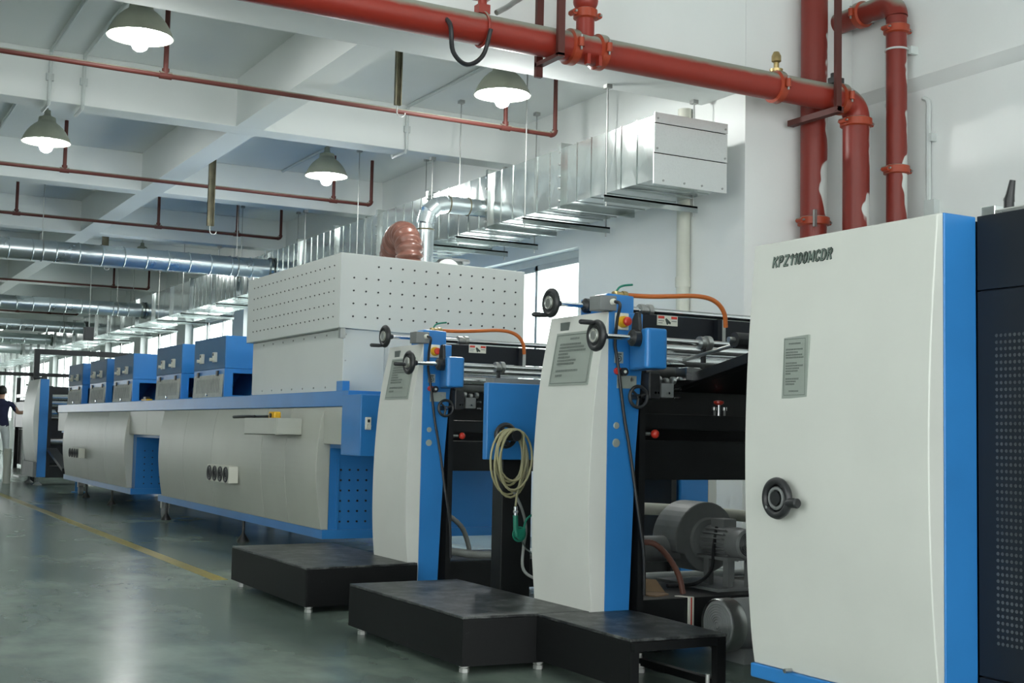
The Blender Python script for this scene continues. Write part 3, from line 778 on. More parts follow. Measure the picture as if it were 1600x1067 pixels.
MB().box(3.62, 3.645, 8.40, 8.42, 1.275, 1.60).build('rod_bar', 'alu', t)

# blue lamp heads along the tunnel
def make_head():
    r = thing('dryer_head', (3.45, 0, 1.275), 'x', 'machine part', 'blue dryer heads on the tunnel')
    L = 1.08
    MB().box(3.452, 4.8, 0.0, L, 1.555, 1.865).build('upper_housing', 'blue', r, bevel=0.004)
    MB().box(3.446, 3.4525, 0.004, L - 0.004, 1.558, 1.862).build('face_panel', 'blueshade', r)  # aisle side, shade painted in as a darker blue
    MB().box(3.448, 3.53, 0.0, 0.03, 1.276, 1.553).box(3.53, 4.8, 0.0, 0.03, 1.51, 1.553).box(3.53, 4.8, 0.0, 0.03, 1.276, 1.30).box(3.45, 3.47, 0.03, L, 1.50, 1.553).box(3.45, 3.47, L - 0.03, L, 1.276, 1.5).box(4.7, 4.8, 0.03, L, 1.276, 1.553).box(3.47, 4.7, L - 0.03, L, 1.276, 1.553).build('lower_frame', 'blue', r)
    MB().add([(3.75, 0.15, 1.3), (3.75, 0.95, 1.3), (3.9, 0.95, 1.55), (3.9, 0.15, 1.55), (4.3, 0.15, 1.3), (4.3, 0.95, 1.3), (4.3, 0.95, 1.55), (4.3, 0.15, 1.55)], [(0, 1, 2, 3), (4, 5, 6, 7), (0, 3, 7, 4), (1, 2, 6, 5), (3, 2, 6, 7), (0, 1, 5, 4)]).build('inner_reflector', 'blue', r)
    g = MB().add([(3.436, 0.05, 1.278), (3.436, L - 0.02, 1.278), (3.448, L - 0.02, 1.50), (3.448, 0.05, 1.50), (3.446, 0.05, 1.278), (3.446, L - 0.02, 1.278), (3.4535, L - 0.02, 1.50), (3.4535, 0.05, 1.50)], [(0, 1, 2, 3), (4, 5, 6, 7), (0, 1, 5, 4), (2, 3, 7, 6), (0, 3, 7, 4), (1, 2, 6, 5)]).build('vent_flap', 'mesh', r)
    sl = MB()
    for k in range(15):
        y = 0.15 + k * 0.055
        sl.add([(3.4375, y, 1.325), (3.4375, y + 0.02, 1.325), (3.4443, y + 0.02, 1.46), (3.4443, y, 1.46)], [(0, 1, 2, 3)])
    sl.build('slot_groove', 'greymetal', g)
    MB().cyl((3.415, 0.5, 1.31), (3.43, 0.5, 1.31), 0.014, n=12).build('flap_knob', 'chrome', g)
    for y in (0.22, L - 0.18):
        MB().box(3.435, 3.447, y - 0.03, y + 0.03, 1.485, 1.535).build('hinge', 'rubber', r)
    for y in (0.3, 0.75):
        p = MB().box(3.42, 3.447, y - 0.045, y + 0.045, 1.62, 1.715).build('switch_plate', 'offwhite', r, bevel=0.004)
        MB().cyl((3.39, y + 0.02, 1.645), (3.421, y + 0.02, 1.645), 0.017, n=12).build('switch_knob', 'offwhite', p)
        MB().box(3.416, 3.421, y - 0.005, y + 0.02, 1.68, 1.705).build('switch_window', 'rubber', p)
    return r
d0 = make_head()
hl = ['blue dryer head next to the perforated hood', 'second blue dryer head counting from the perforated hood', 'third blue dryer head from the hood, with a yellow tag by its foot',
      'fourth blue dryer head counting from the perforated hood', 'fifth blue dryer head, at the tunnel end by the distant tower']
for i, y in enumerate((11.8, 13.38, 15.65, 17.2, 18.85)):
    o = d0 if i == 0 else copy_tree(d0)
    o.location.y = y
    o['label'] = hl[i]
yb = thing('yellow_tag', (3.44, 14.75, 1.275), 'small yellow plug on the blue rail between two dryer heads', 'plug')
MB().box(3.40, 3.47, 14.7, 14.95, 1.2755, 1.30).build('plug_body', 'yellow', yb, bevel=0.004)
MB().box(3.41, 3.46, 14.78, 14.88, 1.30, 1.325).build('plug_latch', 'rubber', yb)

# ------------------------------------------------------------------ press towers
T_PROF = smooth_prof([(3.01, 0.02), (2.995, 0.24), (2.978, 0.44), (2.972, 0.65), (2.978, 0.93), (3.005, 1.25), (3.058, 1.53)])

def text_rows(root, rows, place, h, mat='ink', title=None):
    # printed rows too small to read, as ink marks
    mb = MB()
    for (v, u0, u1) in rows:
        u = u0
        while u < u1:
            w = h * random.uniform(0.55, 0.95)
            for k in range(2):
                vv = v + h * (0.25 + 0.5 * k) - h * 0.5
                mb.add([place(u, vv - h * 0.13), place(u + w, vv - h * 0.13), place(u + w, vv + h * 0.13), place(u, vv + h * 0.13)], [(0, 1, 2, 3)])
            mb.add([place(u + w * 0.4, v - h * 0.45), place(u + w * 0.62, v - h * 0.45), place(u + w * 0.62, v + h * 0.45), place(u + w * 0.4, v + h * 0.45)], [(0, 1, 2, 3)])
            u += w + h * 0.18
    return mb.build('printed_text', mat, root, kind='stuff')

def handwheel(root, c_, ax, r, shaft_to, off, hand=None, hlen=0.085):
    c_ = Vector(c_); ax = Vector(ax)
    w = MB(off).torus(c_, ax, r - 0.014, 0.0145, 36, 10).lathe(c_ - ax * 0.008, ax, [(r - 0.014, 0), (r - 0.014, 0.012), (0.02, 0.02)], 30).lathe(c_, ax, [(0.022, 0), (0.018, 0.035), (0.013, 0.05)], 16).build('handwheel', 'rubber', root)
    MB(off).cyl(c_ - ax * 0.016, c_ - ax * 0.007, r * 0.42, n=24).build('dial', 'dial', w)
    MB(off).torus(c_ - ax * 0.016, ax, r * 0.42, 0.003, 24, 6).cyl(c_ - ax * 0.0175, c_ - ax * 0.0155, r * 0.3, n=20).build('dial_ring', 'steel', w)
    if hand is not None:
        hd_ = Vector(hand)
        MB(off).lathe(c_ + hd_, -ax, [(0.006, 0.0), (0.009, 0.012), (0.011, 0.03), (0.011, hlen - 0.006), (0.008, hlen)], 14).build('crank_handle', 'rubber', w)
    MB(off).cyl(c_ + ax * 0.05, shaft_to, 0.0115, n=16).build('wheel_shaft', 'chrome', root)

def press_unit(x0, y0, dz, label, near):
    off = (x0 - 3.06, y0 - 4.645, dz)
    B = lambda: MB(off)
    t = thing('press_tower', (x0, y0, 0), label, 'press')
    YB = 5.135
    poly = [(x, z - dz if z < 0.1 else z) for x, z in T_PROF] + [(3.0605, 1.541), (3.0605, 0.02 - dz)]
    sp = B().prism(poly, 'y', 4.645, YB).build('side_panel', 'white', t, bevel=0.003)
    B().prism([(3.061, -dz + 0.02), (3.185, -dz + 0.02), (3.215, 0.9), (3.243, 1.29), (3.245, 1.541), (3.061, 1.541)], 'y', 4.648, YB).build('blue_column', 'blue', t, bevel=0.004)
    B().prism([(3.075, 1.542), (3.24, 1.542), (3.24, 1.625), (3.10, 1.63), (3.075, 1.605)], 'y', 4.712, 4.82).build('head_block', 'blue', t, bevel=0.006)
    B().box(3.155, 3.24, 4.82, 5.03, 1.542, 1.63).build('bearing_block', 'blue', t, bevel=0.006)
    # placard
    def place(u, v):
        z = 1.218 + v
        return Vector((lerp_prof(T_PROF, z) - 0.0075, 5.045 - u, z))
    pl = B().add([place(0, 0) + Vector((0.002, 0, 0)), place(0.335, 0) + Vector((0.002, 0, 0)), place(0.335, 0.245) + Vector((0.002, 0, 0)), place(0.0, 0.245) + Vector((0.002, 0, 0)),
                  place(0, 0) + Vector((0.006, 0, 0)), place(0.335, 0) + Vector((0.006, 0, 0)), place(0.335, 0.245) + Vector((0.006, 0, 0)), place(0.0, 0.245) + Vector((0.006, 0, 0))],
                 [(0, 1, 2, 3), (4, 5, 6, 7), (0, 1, 5, 4), (1, 2, 6, 5), (2, 3, 7, 6), (3, 0, 4, 7)]).build('placard', 'plate', t)
    P2 = lambda u, v: place(u, v) + Vector(off) + Vector((0.0005, 0, 0))
    rows = [(0.215, 0.13, 0.21), (0.190, 0.05, 0.23), (0.175, 0.05, 0.26), (0.160, 0.05, 0.27), (0.145, 0.05, 0.13), (0.130, 0.05, 0.15), (0.115, 0.05, 0.21), (0.100, 0.05, 0.20), (0.068, 0.05, 0.24), (0.047, 0.05, 0.11)]
    text_rows(pl, rows, P2, 0.0105, 'inksoft')
    bd = MB()
    for (u0, v0, u1, v1) in ((0.012, 0.01, 0.323, 0.0125), (0.012, 0.2325, 0.323, 0.235), (0.012, 0.01, 0.0145, 0.235), (0.3205, 0.01, 0.323, 0.235)):
        bd.add([P2(u0, v0), P2(u1, v0), P2(u1, v1), P2(u0, v1)], [(0, 1, 2, 3)])
    bd.build('border_line', 'inksoft', pl)
    nx = lerp_prof(T_PROF, 1.49)
    B().box(nx - 0.003, nx + 0.006, 4.955, 5.03, 1.475, 1.513).build('name_label', 'inksoft', t)
    # handwheels
    handwheel(t, (2.946, 4.95, 1.594), (1, 0, 0), 0.068, (3.14, 4.95, 1.594), off, (0, 0.02, -0.056))
    B().lathe((3.118, 4.95, 1.594), (1, 0, 0), [(0.022, 0), (0.034, 0.01), (0.034, 0.04)], 20).build('shaft_bearing', 'rubber', t)
    handwheel(t, (2.904, 4.50, 1.417), (1, 0, 0), 0.068, (3.09, 4.50, 1.417), off, (0, 0.0, 0.054) if near else (0, 0.015, -0.01))
    B().lathe((3.075, 4.50, 1.417), (1, 0, 0), [(0.02, 0), (0.036, 0.01), (0.036, 0.06)], 22).build('shaft_bearing', 'rubber', t)
    B().prism([(4.475, 1.42), (4.545, 1.42), (4.535, 1.50), (4.515, 1.53), (4.49, 1.53)], 'x', 3.108, 3.126).build('lock_lever', 'rubber', t, bevel=0.004)
    # blue gear case
    gp = [(3.172, 4.648), (3.105, 4.432), (3.114, 4.415), (3.208, 4.415), (3.218, 4.43), (3.24, 4.648)]
    B().prism(gp, 'z', 1.285, 1.458).build('gear_case', 'blue', t, bevel=0.012, seg=2)
    # junction box with cable
    jb = B().box(3.0, 3.085, 4.62, 4.71, 1.542, 1.607).build('junction_box', 'greymetal', t, bevel=0.003)
    B().lathe((3.062, 4.62, 1.58), (0, -1, 0), [(0.014, 0), (0.014, 0.012), (0.009, 0.02)], 14).build('cable_gland', 'offwhite', jb)
    B().tube(smooth([(3.062, 4.60, 1.58), (3.072, 4.575, 1.565), (3.075, 4.60, 1.50), (3.085, 4.628, 1.40), (3.10, 4.632, 1.33), (3.118, 4.632, 1.22), (3.14, 4.63, 1.08), (3.165, 4.628, 0.96), (3.19, 4.625, 0.82), (3.215, 4.62, 0.66), (3.25, 4.625, 0.48), (3.265, 4.64, 0.30)]), 0.0075, 8).build('power_cable', 'rubber', t)
    # emergency stop
    ep = B().box(3.092, 3.162, 4.636, 4.649, 1.462, 1.537).build('stop_plate', 'offwhite', t, bevel=0.004)
    B().lathe((3.126, 4.638, 1.497), (0, -1, 0), [(0.026, 0), (0.026, 0.022), (0.02, 0.03)], 22).build('stop_collar', 'yellow', ep)
    B().lathe((3.126, 4.61, 1.497), (0, -1, 0), [(0.012, 0), (0.013, 0.006), (0.02, 0.012), (0.019, 0.022), (0.012, 0.026)], 22).build('stop_button', 'red', ep)
    lb = B().box(3.095, 3.14, 4.6445, 4.649, 1.315, 1.365).build('dial_label', 'plate', t)
    B().torus((3.117, 4.6435, 1.335), (0, 1, 0), 0.012, 0.002, 20, 5).cyl((3.117, 4.642, 1.335), (3.117, 4.645, 1.335), 0.004, n=8).box(3.104, 3.13, 4.643, 4.645, 1.352, 1.358).build('label_mark', 'ink', lb)
    kn = B().cyl((3.131, 4.615, 1.277), (3.131, 4.649, 1.277), 0.018, n=18).build('selector_knob', 'rubber', t)
    B().cyl((3.131, 4.612, 1.277), (3.131, 4.616, 1.277), 0.007, n=10).build('knob_mark', 'offwhite', kn)
    B().cyl((3.108, 4.63, 1.28), (3.108, 4.649, 1.28), 0.016, n=14).build('red_pilot_lamp', 'red', t)
    np_ = B().box(3.11, 3.212, 4.6445, 4.649, 1.205, 1.262).build('index_plate', 'plate', t)
    B().cyl((3.125, 4.643, 1.245), (3.125, 4.646, 1.245), 0.009, n=12).cyl((3.188, 4.643, 1.245), (3.188, 4.646, 1.245), 0.009, n=12).build('screw', 'steel', np_)
    hw = B().torus((3.186, 4.59, 1.168), (0, 1, 0), 0.046, 0.008, 32, 8).cyl((3.186, 4.585, 1.168), (3.186, 4.648, 1.168), 0.013, n=14)
    for a in (20, 140, 260):
        ca, sa = math.cos(math.radians(a)), math.sin(math.radians(a))
        hw.cyl((3.186, 4.59, 1.168), (3.186 + 0.045 * ca, 4.59, 1.168 + 0.045 * sa), 0.006, n=8)
    hw = hw.build('small_handwheel', 'rubber', t)
    B().cyl((3.186, 4.58, 1.168), (3.186, 4.585, 1.168), 0.007, n=10).build('hub_screw', 'chrome', hw)
    for z, r in ((1.041, 0.015), (0.965, 0.019)):
        B().lathe((3.110, 4.648, z), (0, -1, 0), [(r, 0), (r, 0.003), (r * 0.8, 0.004)], 20).build('hole_cap', 'plate', t)
    # brass valve and orange air hose
    va = B().cyl((3.165, 4.75, 1.62), (3.165, 4.75, 1.645), 0.014, n=12).cyl((3.15, 4.75, 1.632), (3.20, 4.75, 1.632), 0.013, n=12).lathe((3.20, 4.75, 1.632), (1, 0, 0), [(0.018, 0), (0.018, 0.02), (0.012, 0.028)], 8).build('air_valve', 'brass', t)
    B().tube(smooth([(3.17, 4.75, 1.647), (3.185, 4.75, 1.665), (3.21, 4.75, 1.675), (3.255, 4.75, 1.682)], 4), 0.005, 8).build('valve_lever', 'green', va)
    B().tube(smooth([(3.225, 4.75, 1.632), (3.35, 4.75, 1.635), (3.48, 4.75, 1.645), (3.60, 4.75, 1.655), (3.69, 4.75, 1.65), (3.75, 4.75, 1.625), (3.785, 4.75, 1.58), (3.80, 4.76, 1.52)]), 0.011, 10).build('air_hose', 'orange', t)
    # cross shafts and rollers
    def shaft(y, z, xa, xb, r, name='cross_shaft', mat='chrome'):
        return B().cyl((xa, y, z), (xb, y, z), r, n=22).build(name, mat, t)
    s1 = shaft(4.95, 1.592, 3.24, 4.95, 0.016)
    B().lathe((3.43, 4.95, 1.592), (1, 0, 0), [(0.016, 0), (0.03, 0.002), (0.03, 0.03), (0.024, 0.032), (0.024, 0.045), (0.032, 0.047), (0.032, 0.07), (0.016, 0.072)], 22).build('clamp_collar', 'steel', s1)
    s2 = shaft(4.55, 1.418, 3.228, 4.95, 0.0145)
    B().lathe((3.48, 4.55, 1.418), (1, 0, 0), [(0.0145, 0), (0.03, 0.002), (0.03, 0.02), (0.022, 0.022), (0.022, 0.035), (0.034, 0.037), (0.034, 0.06), (0.0145, 0.062)], 22).build('clamp_collar', 'steel', s2)
    B().box(3.50, 3.515, 4.54, 4.56, 1.33, 1.40).build('collar_pin', 'rubber', s2)
    shaft(4.72, 1.395, 3.25, 4.95, 0.028, 'impression_roller')
    shaft(4.70, 1.338, 3.25, 4.95, 0.026, 'feed_roller')
    shaft(4.80, 1.30, 3.25, 4.95, 0.03, 'feed_roller', 'steel')
    cbm = B().box(3.25, 4.94, 4.83, 4.89, 1.455, 1.562).build('cross_beam', 'blackdoor', t, bevel=0.003)
    wl = B().box(3.45, 3.567, 4.826, 4.831, 1.515, 1.562).build('warning_label', 'offwhite', cbm)
    B().box(3.455, 3.49, 4.8245, 4.8265, 1.547, 1.559).box(3.53, 3.563, 4.8245, 4.8265, 1.547, 1.559).build('warning_print', 'red', cbm)
    B().prism([(3.495, 1.545), (3.502, 1.55), (3.528, 1.53), (3.524, 1.522), (3.512, 1.526), (3.511, 1.52), (3.505, 1.52)], 'y', 4.8245, 4.8265).build('warning_pictogram', 'ink', cbm)
    B().box(3.456, 3.488, 4.8245, 4.8265, 1.535, 1.538).box(3.456, 3.48, 4.8245, 4.8265, 1.525, 1.528).box(3.532, 3.56, 4.8245, 4.8265, 1.535, 1.538).build('warning_lines', 'inksoft', cbm)
    B().box(3.785, 3.812, 4.80, 4.86, 1.40, 1.56).build('beam_bracket', 'blackdoor', t)
    B().box(3.812, 3.84, 4.81, 4.85, 1.44, 1.56).build('bracket_plate', 'steel', t)
    # machine frame
    B().box(3.243, 3.275, 4.66, 5.3, 0.02 - dz, 1.30).build('side_frame', 'black', t)
    B().box(4.86, 4.9, 4.66, 5.3, 0.02 - dz, 1.55).build('side_frame', 'black', t)
    B().box(3.275, 4.86, 5.02, 5.08, 0.97, 1.30).build('inner_plate', 'black', t)
    B().box(3.275, 4.86, 4.74, 5.02, 0.80, 0.978).build('cross_box', 'black', t, bevel=0.004)
    B().box(3.275, 4.86, 4.70, 5.33, 0.10, 0.27).build('base_frame', 'black', t, bevel=0.004)
    B().box(3.275, 4.86, 4.72, 4.78, 1.03, 1.10).build('tie_bar', 'black', t, bevel=0.004)
    kb = B().cyl((3.275, 4.70, 1.008), (3.32, 4.69, 1.008), 0.008, n=10).build('knob_stem', 'steel', t)
    B().ball((3.345, 4.685, 1.008), 0.02, n=14).build('red_knob', 'red', kb)
    # gripper cluster under the gear case
    cl = B().box(3.25, 3.31, 4.60, 4.68, 1.16, 1.28).build('gripper_block', 'rubber', t, bevel=0.006)
    g = B()
    for k, (x, z) in enumerate(((3.30, 1.245), (3.33, 1.25), (3.37, 1.243), (3.41, 1.25))):
        g.lathe((x, 4.66, z), (1, 0, 0), [(0.012, 0), (0.018, 0.004), (0.018, 0.02), (0.01, 0.024)], 12)
    g.build('gripper_collar', 'steel', cl, kind='stuff')
    g = B()
    for x, z in ((3.285, 1.19), (3.30, 1.19), (3.36, 1.19), (3.42, 1.17), (3.42, 1.21)):
        g.cyl((x, 4.60, z), (x, 4.64, z), 0.0055, n=8)
    g.build('bolt', 'chrome', cl, kind='stuff')
    B().box(3.33, 3.40, 4.62, 4.70, 1.17, 1.235).build('gripper_arm', 'greymetal', t, bevel=0.005)
    # the matching tower on the wall side
    B().box(4.93, 5.15, 4.65, YB, 0.02 - dz, 1.545).build('wall_side_column', 'blue', t, bevel=0.004)
    B().prism([(5.15, 0.1), (5.20, 0.3), (5.22, 0.65), (5.20, 1.1), (5.15, 1.541)], 'y', 4.65, YB).build('wall_side_panel', 'white', t)
    return t, off, B

u2, off2, B2 = press_unit(3.06, 4.645, 0.0, 'cream and blue press tower with handwheels and warning placard, beside the blower', True)
u1, off1, B1 = press_unit(3.13, 6.70, -0.033, 'cream and blue press tower next to the tunnel, with hose coil beside it', False)

# feed board of the near unit
fb = thing('feed_board', (3.45, 4.2, 1.2), 'black sloping feed board rising to the big cream cabinet', 'feed board')
MB().prism([(4.77, 1.205), (4.77, 1.249), (3.60, 1.475), (3.60, 1.43)], 'x', 3.47, 3.53).build('side_rail', 'black', fb, bevel=0.003)
MB().prism([(4.77, 1.205), (4.77, 1.23), (3.60, 1.455), (3.60, 1.43)], 'x', 3.53, 4.75).build('board', 'black', fb)
MB().prism([(4.77, 1.205), (4.77, 1.249), (3.60, 1.475), (3.60, 1.43)], 'x', 4.75, 4.8).build('side_rail', 'black', fb, bevel=0.003)
MB().box(3.44, 3.52, 4.585, 4.665, 1.25, 1.31).build('post', 'chrome', fb, bevel=0.003)
MB().cyl((3.48, 4.66, 1.345), (3.50, 4.28, 1.405), 0.0085, n=12).build('press_arm', 'steel', fb)
wr_ = MB().cyl((3.43, 4.24, 1.413), (3.56, 4.24, 1.413), 0.033, n=24).build('weight_roller', 'rubber', fb)
MB().cyl((3.40, 4.24, 1.413), (3.68, 4.24, 1.413), 0.012, n=14).build('roller_axle', 'steel', wr_)
for x, y in ((3.49, 4.20), (3.60, 4.2)):
    MB().cyl((x, y, 1.36), (x, y, 1.40), 0.012, n=12).build('thumb_screw', 'chrome', fb)
# lever with red knob deep inside
lv = thing('knob_lever', (3.75, 4.76, 1.1), 'small chrome lever with a red knob on the black bar', 'lever')
MB().cyl((3.755, 4.75, 1.10), (3.755, 4.75, 1.15), 0.006, n=10).build('lever_stem', 'chrome', lv)
MB().lathe((3.755, 4.75, 1.15), (0, 0, 1), [(0.012, 0), (0.024, 0.008), (0.024, 0.018), (0.01, 0.022)], 14).build('knob', 'red', lv)
for x in (3.73, 3.79):
    MB().cyl((x, 4.75, 1.10), (x, 4.75, 1.135), 0.005, n=8).cyl((x, 4.75, 1.125), (x, 4.75, 1.14), 0.012, n=10).build('thumb_screw', 'steel', lv)

# blower
bl = thing('blower', (3.97, 5.1, 0.27), 'grey snail-shaped blower with motor inside the near press unit', 'blower')
poly = []
for k in range(40):
    a = 2 * math.pi * k / 40
    r = 0.155 + 0.045 * (k / 40.0)
    poly.append((3.97 + r * math.cos(a + 3.6), 0.49 + r * math.sin(a + 3.6)))
MB().prism(poly, 'y', 5.10, 5.30).build('scroll_casing', 'greymetal', bl, bevel=0.006)
MB().lathe((3.97, 5.10, 0.49), (0, -1, 0), [(0.11, 0), (0.10, 0.012), (0.08, 0.016)], 28).build('front_flange', 'greymetal', bl)
mt = MB().lathe((3.98, 5.085, 0.49), (0, -1, 0), [(0.075, 0), (0.075, 0.22), (0.072, 0.225), (0.072, 0.28), (0.06, 0.29)], 28).build('motor', 'greymetal', bl)
fn = MB()
for k in range(18):
    a = math.pi * (0.75 + 1.5 * k / 17.0)
    ca, sa = math.cos(a), math.sin(a)
    p = Vector((3.98 + 0.082 * ca, 0, 0.49 + 0.082 * sa)); tx = Vector((-sa, 0, ca)) * 0.0025
    rx = Vector((ca, 0, sa)) * 0.009
    pts = [p - tx - rx, p + tx - rx, p + tx + rx, p - tx + rx]
    fn.add([(q.x, 5.06, q.z) for q in pts] + [(q.x, 4.89, q.z) for q in pts], [(0, 1, 2, 3), (4, 5, 6, 7), (0, 1, 5, 4), (1, 2, 6, 5), (2, 3, 7, 6), (3, 0, 4, 7)])
fn.build('cooling_rib', 'greymetal', mt)
gr = MB()
for k in range(6):
    gr.torus((3.98, 4.795, 0.49), (0, 1, 0), 0.015 + 0.008 * k, 0.0022, 20, 4)
gr.build('fan_grille', 'rubber', mt)
MB().box(3.95, 4.03, 4.95, 5.05, 0.555, 0.60).build('terminal_box', 'greymetal', mt, bevel=0.004)
for y in (4.87, 5.02):
    MB().box(3.90, 3.93, y - 0.02, y + 0.02, 0.284, 0.42).build('motor_leg', 'greymetal', bl)
    MB().box(4.03, 4.06, y - 0.02, y + 0.02, 0.284, 0.42).build('motor_leg', 'greymetal', bl)
MB().box(3.88, 4.08, 4.83, 5.07, 0.41, 0.425).build('motor_plate', 'greymetal', bl)
MB().box(3.80, 4.16, 4.80, 5.3, 0.271, 0.285).build('base_plate', 'greymetal', bl)
MB().cyl((3.85, 5.2, 0.44), (3.45, 5.25, 0.44), 0.065, n=22).build('outlet_pipe', 'greymetal', bl)
MB().tube(smooth([(3.93, 4.98, 0.56), (3.89, 4.95, 0.47), (3.86, 4.93, 0.36), (3.76, 4.92, 0.30), (3.6, 4.93, 0.295)]), 0.009, 8).build('power_cable', 'rubber', bl)

lm = thing('drive_motor', (3.75, 4.55, 0), 'silver grey drive motor lying low beside the black step platform', 'motor')
mo = MB().lathe((3.60, 4.55, 0.165), (1, 0, 0), [(0.10, 0), (0.112, 0.012), (0.115, 0.02), (0.115, 0.40)], 32).build('motor_body', 'motor', lm)
MB().lathe((3.597, 4.55, 0.165), (1, 0, 0), [(0.113, 0), (0.1175, 0.008), (0.1175, 0.075), (0.115, 0.08)], 32, False).build('end_bell', 'steel', mo)
gr = MB()
for k in range(8):
    gr.torus((3.598, 4.55, 0.165), (1, 0, 0), 0.015 + 0.011 * k, 0.003, 24, 4)
gr.build('fan_grille', 'greymetal', mo)
MB().box(3.68, 3.94, 4.46, 4.64, 0.0, 0.065).build('motor_foot', 'motor', lm)
MB().cyl((3.99, 4.55, 0.165), (4.1, 4.55, 0.165), 0.03, n=16).build('motor_shaft', 'steel', lm)

# hoses and bits low in the near unit
def hose(pts, r, mat, label, name='hose', rib=0):
    t_ = thing(name, pts[0], label, 'hose')
    fp = smooth(pts, 8)
    rad = [r * (1 + 0.12 * (i % 2)) for i in range(len(fp))] if rib else None
    MB().tube(fp, r, 12, rad=rad).build('tube', mat, t_)
    MB().cyl(fp[0], fp[0] + (fp[0] - fp[1]).normalized() * 0.02, r * 1.3, n=10).build('end_fitting', 'steel', t_)
    return t_
hose([(3.280, 4.88, 0.47), (3.35, 4.865, 0.50), (3.41, 4.85, 0.51), (3.46, 4.83, 0.50), (3.52, 4.81, 0.44), (3.57, 4.80, 0.36), (3.59, 4.79, 0.275)], 0.013, 'hosebrown', 'brown ribbed hose arching onto the black base by the blower', rib=1)
hose([(3.31, 5.2, 0.292), (3.5, 5.30, 0.292), (3.75, 5.324, 0.292), (4.05, 5.324, 0.292), (4.4, 5.30, 0.292)], 0.018, 'conduit', 'white hose lying behind the blower base')
hose([(3.280, 5.26, 0.63), (3.38, 5.40, 0.63), (3.7, 5.5, 0.625), (4.2, 5.5, 0.60), (4.65, 5.43, 0.56), (4.858, 5.26, 0.55)], 0.032, 'pvc', 'thick ivory suction hose crossing behind the blower')
cd = thing('card_scrap', (3.455, 4.80, 0.27), 'torn brown cardboard scrap on the black base beside the hose', 'cardboard')
MB().prism([(3.400, 4.95), (3.525, 4.84), (3.515, 4.80), (3.415, 4.76), (3.400, 4.80)], 'z', 0.271, 0.277).build('flap', 'card', cd)
MB().add([(3.400, 4.95, 0.278), (3.525, 4.84, 0.278), (3.515, 4.90, 0.33), (3.405, 4.97, 0.34), (3.401, 4.953, 0.278), (3.526, 4.843, 0.278), (3.516, 4.903, 0.33), (3.406, 4.973, 0.34)], [(0, 1, 2, 3), (4, 5, 6, 7), (0, 1, 5, 4), (1, 2, 6, 5), (2, 3, 7, 6), (3, 0, 4, 7)]).build('raised_flap', 'card', cd)

ps = thing('packing_strap', (3.56, 4.69, 0.275), 'striped white packing strap hanging over the black base near the cardboard scrap', 'strap')
MB().box(3.545, 3.575, 4.688, 4.696, 0.115, 0.2715).build('hanging_end', 'offwhite', ps)
MB().prism([(3.545, 4.69), (3.575, 4.69), (3.545, 4.755), (3.515, 4.755)], 'z', 0.2712, 0.2745).build('lying_end', 'offwhite', ps)
MB().box(3.557, 3.563, 4.6865, 4.6885, 0.115, 0.2715).build('stripe', 'red', ps)

# ------------------------------------------------------------------ between the towers: blue box, hose coil, air gun
bx = thing('guard_panel', (3.13, 5.9, 0), 'blue guard panel with black handwheel on a post between the two press towers', 'panel')
MB().box(3.133, 3.75, 5.90, 5.945, 0.857, 1.262).build('housing', 'blue', bx, bevel=0.005)
MB().box(3.26, 3.44, 5.948, 6.06, 0.02, 1.25).build('post', 'black', bx, bevel=0.004)
MB().box(3.16, 3.60, 5.94, 6.20, 0.0, 0.02).build('foot_plate', 'black', bx)
MB().cyl((3.215, 5.845, 0.985), (3.215, 5.90, 0.985), 0.012, n=12).build('wheel_stub', 'steel', bx)
hw = MB().torus((3.215, 5.84, 0.985), (0, 1, 0), 0.056, 0.013, 32, 8).cyl((3.215, 5.72, 0.985), (3.215, 5.855, 0.985), 0.028, n=18)
for a in (0, 120, 240):
    ca, sa = math.cos(math.radians(a)), math.sin(math.radians(a))
    hw.cyl((3.215, 5.84, 0.985), (3.215 + 0.05 * ca, 5.84, 0.985 + 0.05 * sa), 0.012, n=8)
hw.build('handwheel', 'rubber', bx)
MB().cyl((3.192, 5.775, 0.944), (3.192, 5.835, 0.944), 0.013, n=14).build('crank_handle', 'rubber', bx)
MB().box(3.20, 3.75, 5.955, 6.05, 1.252, 1.29).build('top_ledge', 'greymetal', bx)

co = thing('hose_coil', (3.22, 5.82, 0.97), 'coiled yellowed clear air hose hung on the black handwheel', 'hose')
pts = []
for k in range(7 * 24):
    a = 2 * math.pi * k / 24
    L_ = k / 24.0
    rx = 0.088 + 0.016 * math.sin(L_ * 2.3); rz = 0.155 + 0.022 * math.cos(L_ * 1.7)
    pts.append((3.215 + rx * math.sin(a), 5.818 - 0.0125 * L_, 1.0185 - rz + rz * math.cos(a)))
MB().tube(pts, 0.0062, 8).build('coil', 'hoseyellow', co)
MB().tube(smooth([pts[-1], (3.245, 5.725, 1.005), (3.262, 5.73, 0.96), (3.262, 5.745, 0.8), (3.245, 5.76, 0.68), (3.238, 5.76, 0.622)]), 0.006, 8).build('hose_tail', 'hoseyellow', co)
MB().tube(smooth([(3.245, 5.80, 0.70), (3.30, 5.80, 0.60), (3.325, 5.80, 0.5), (3.30, 5.78, 0.40), (3.27, 5.72, 0.30), (3.30, 5.62, 0.26), (3.40, 5.5, 0.255)]), 0.008, 8).build('grey_tail', 'hosegrey', co)
ag = thing('air_gun', (3.238, 5.76, 0.45), 'green air blow gun hanging from the coiled hose', 'air gun')
MB().cyl((3.238, 5.76, 0.62), (3.238, 5.76, 0.575), 0.010, n=12).cyl((3.238, 5.76, 0.60), (3.238, 5.76, 0.588), 0.014, n=8).build('swivel', 'chrome', ag)
MB().tube([(3.238, 5.76, 0.575), (3.242, 5.76, 0.50), (3.25, 5.76, 0.465)], 0.0135, 12).build('grip', 'green', ag)
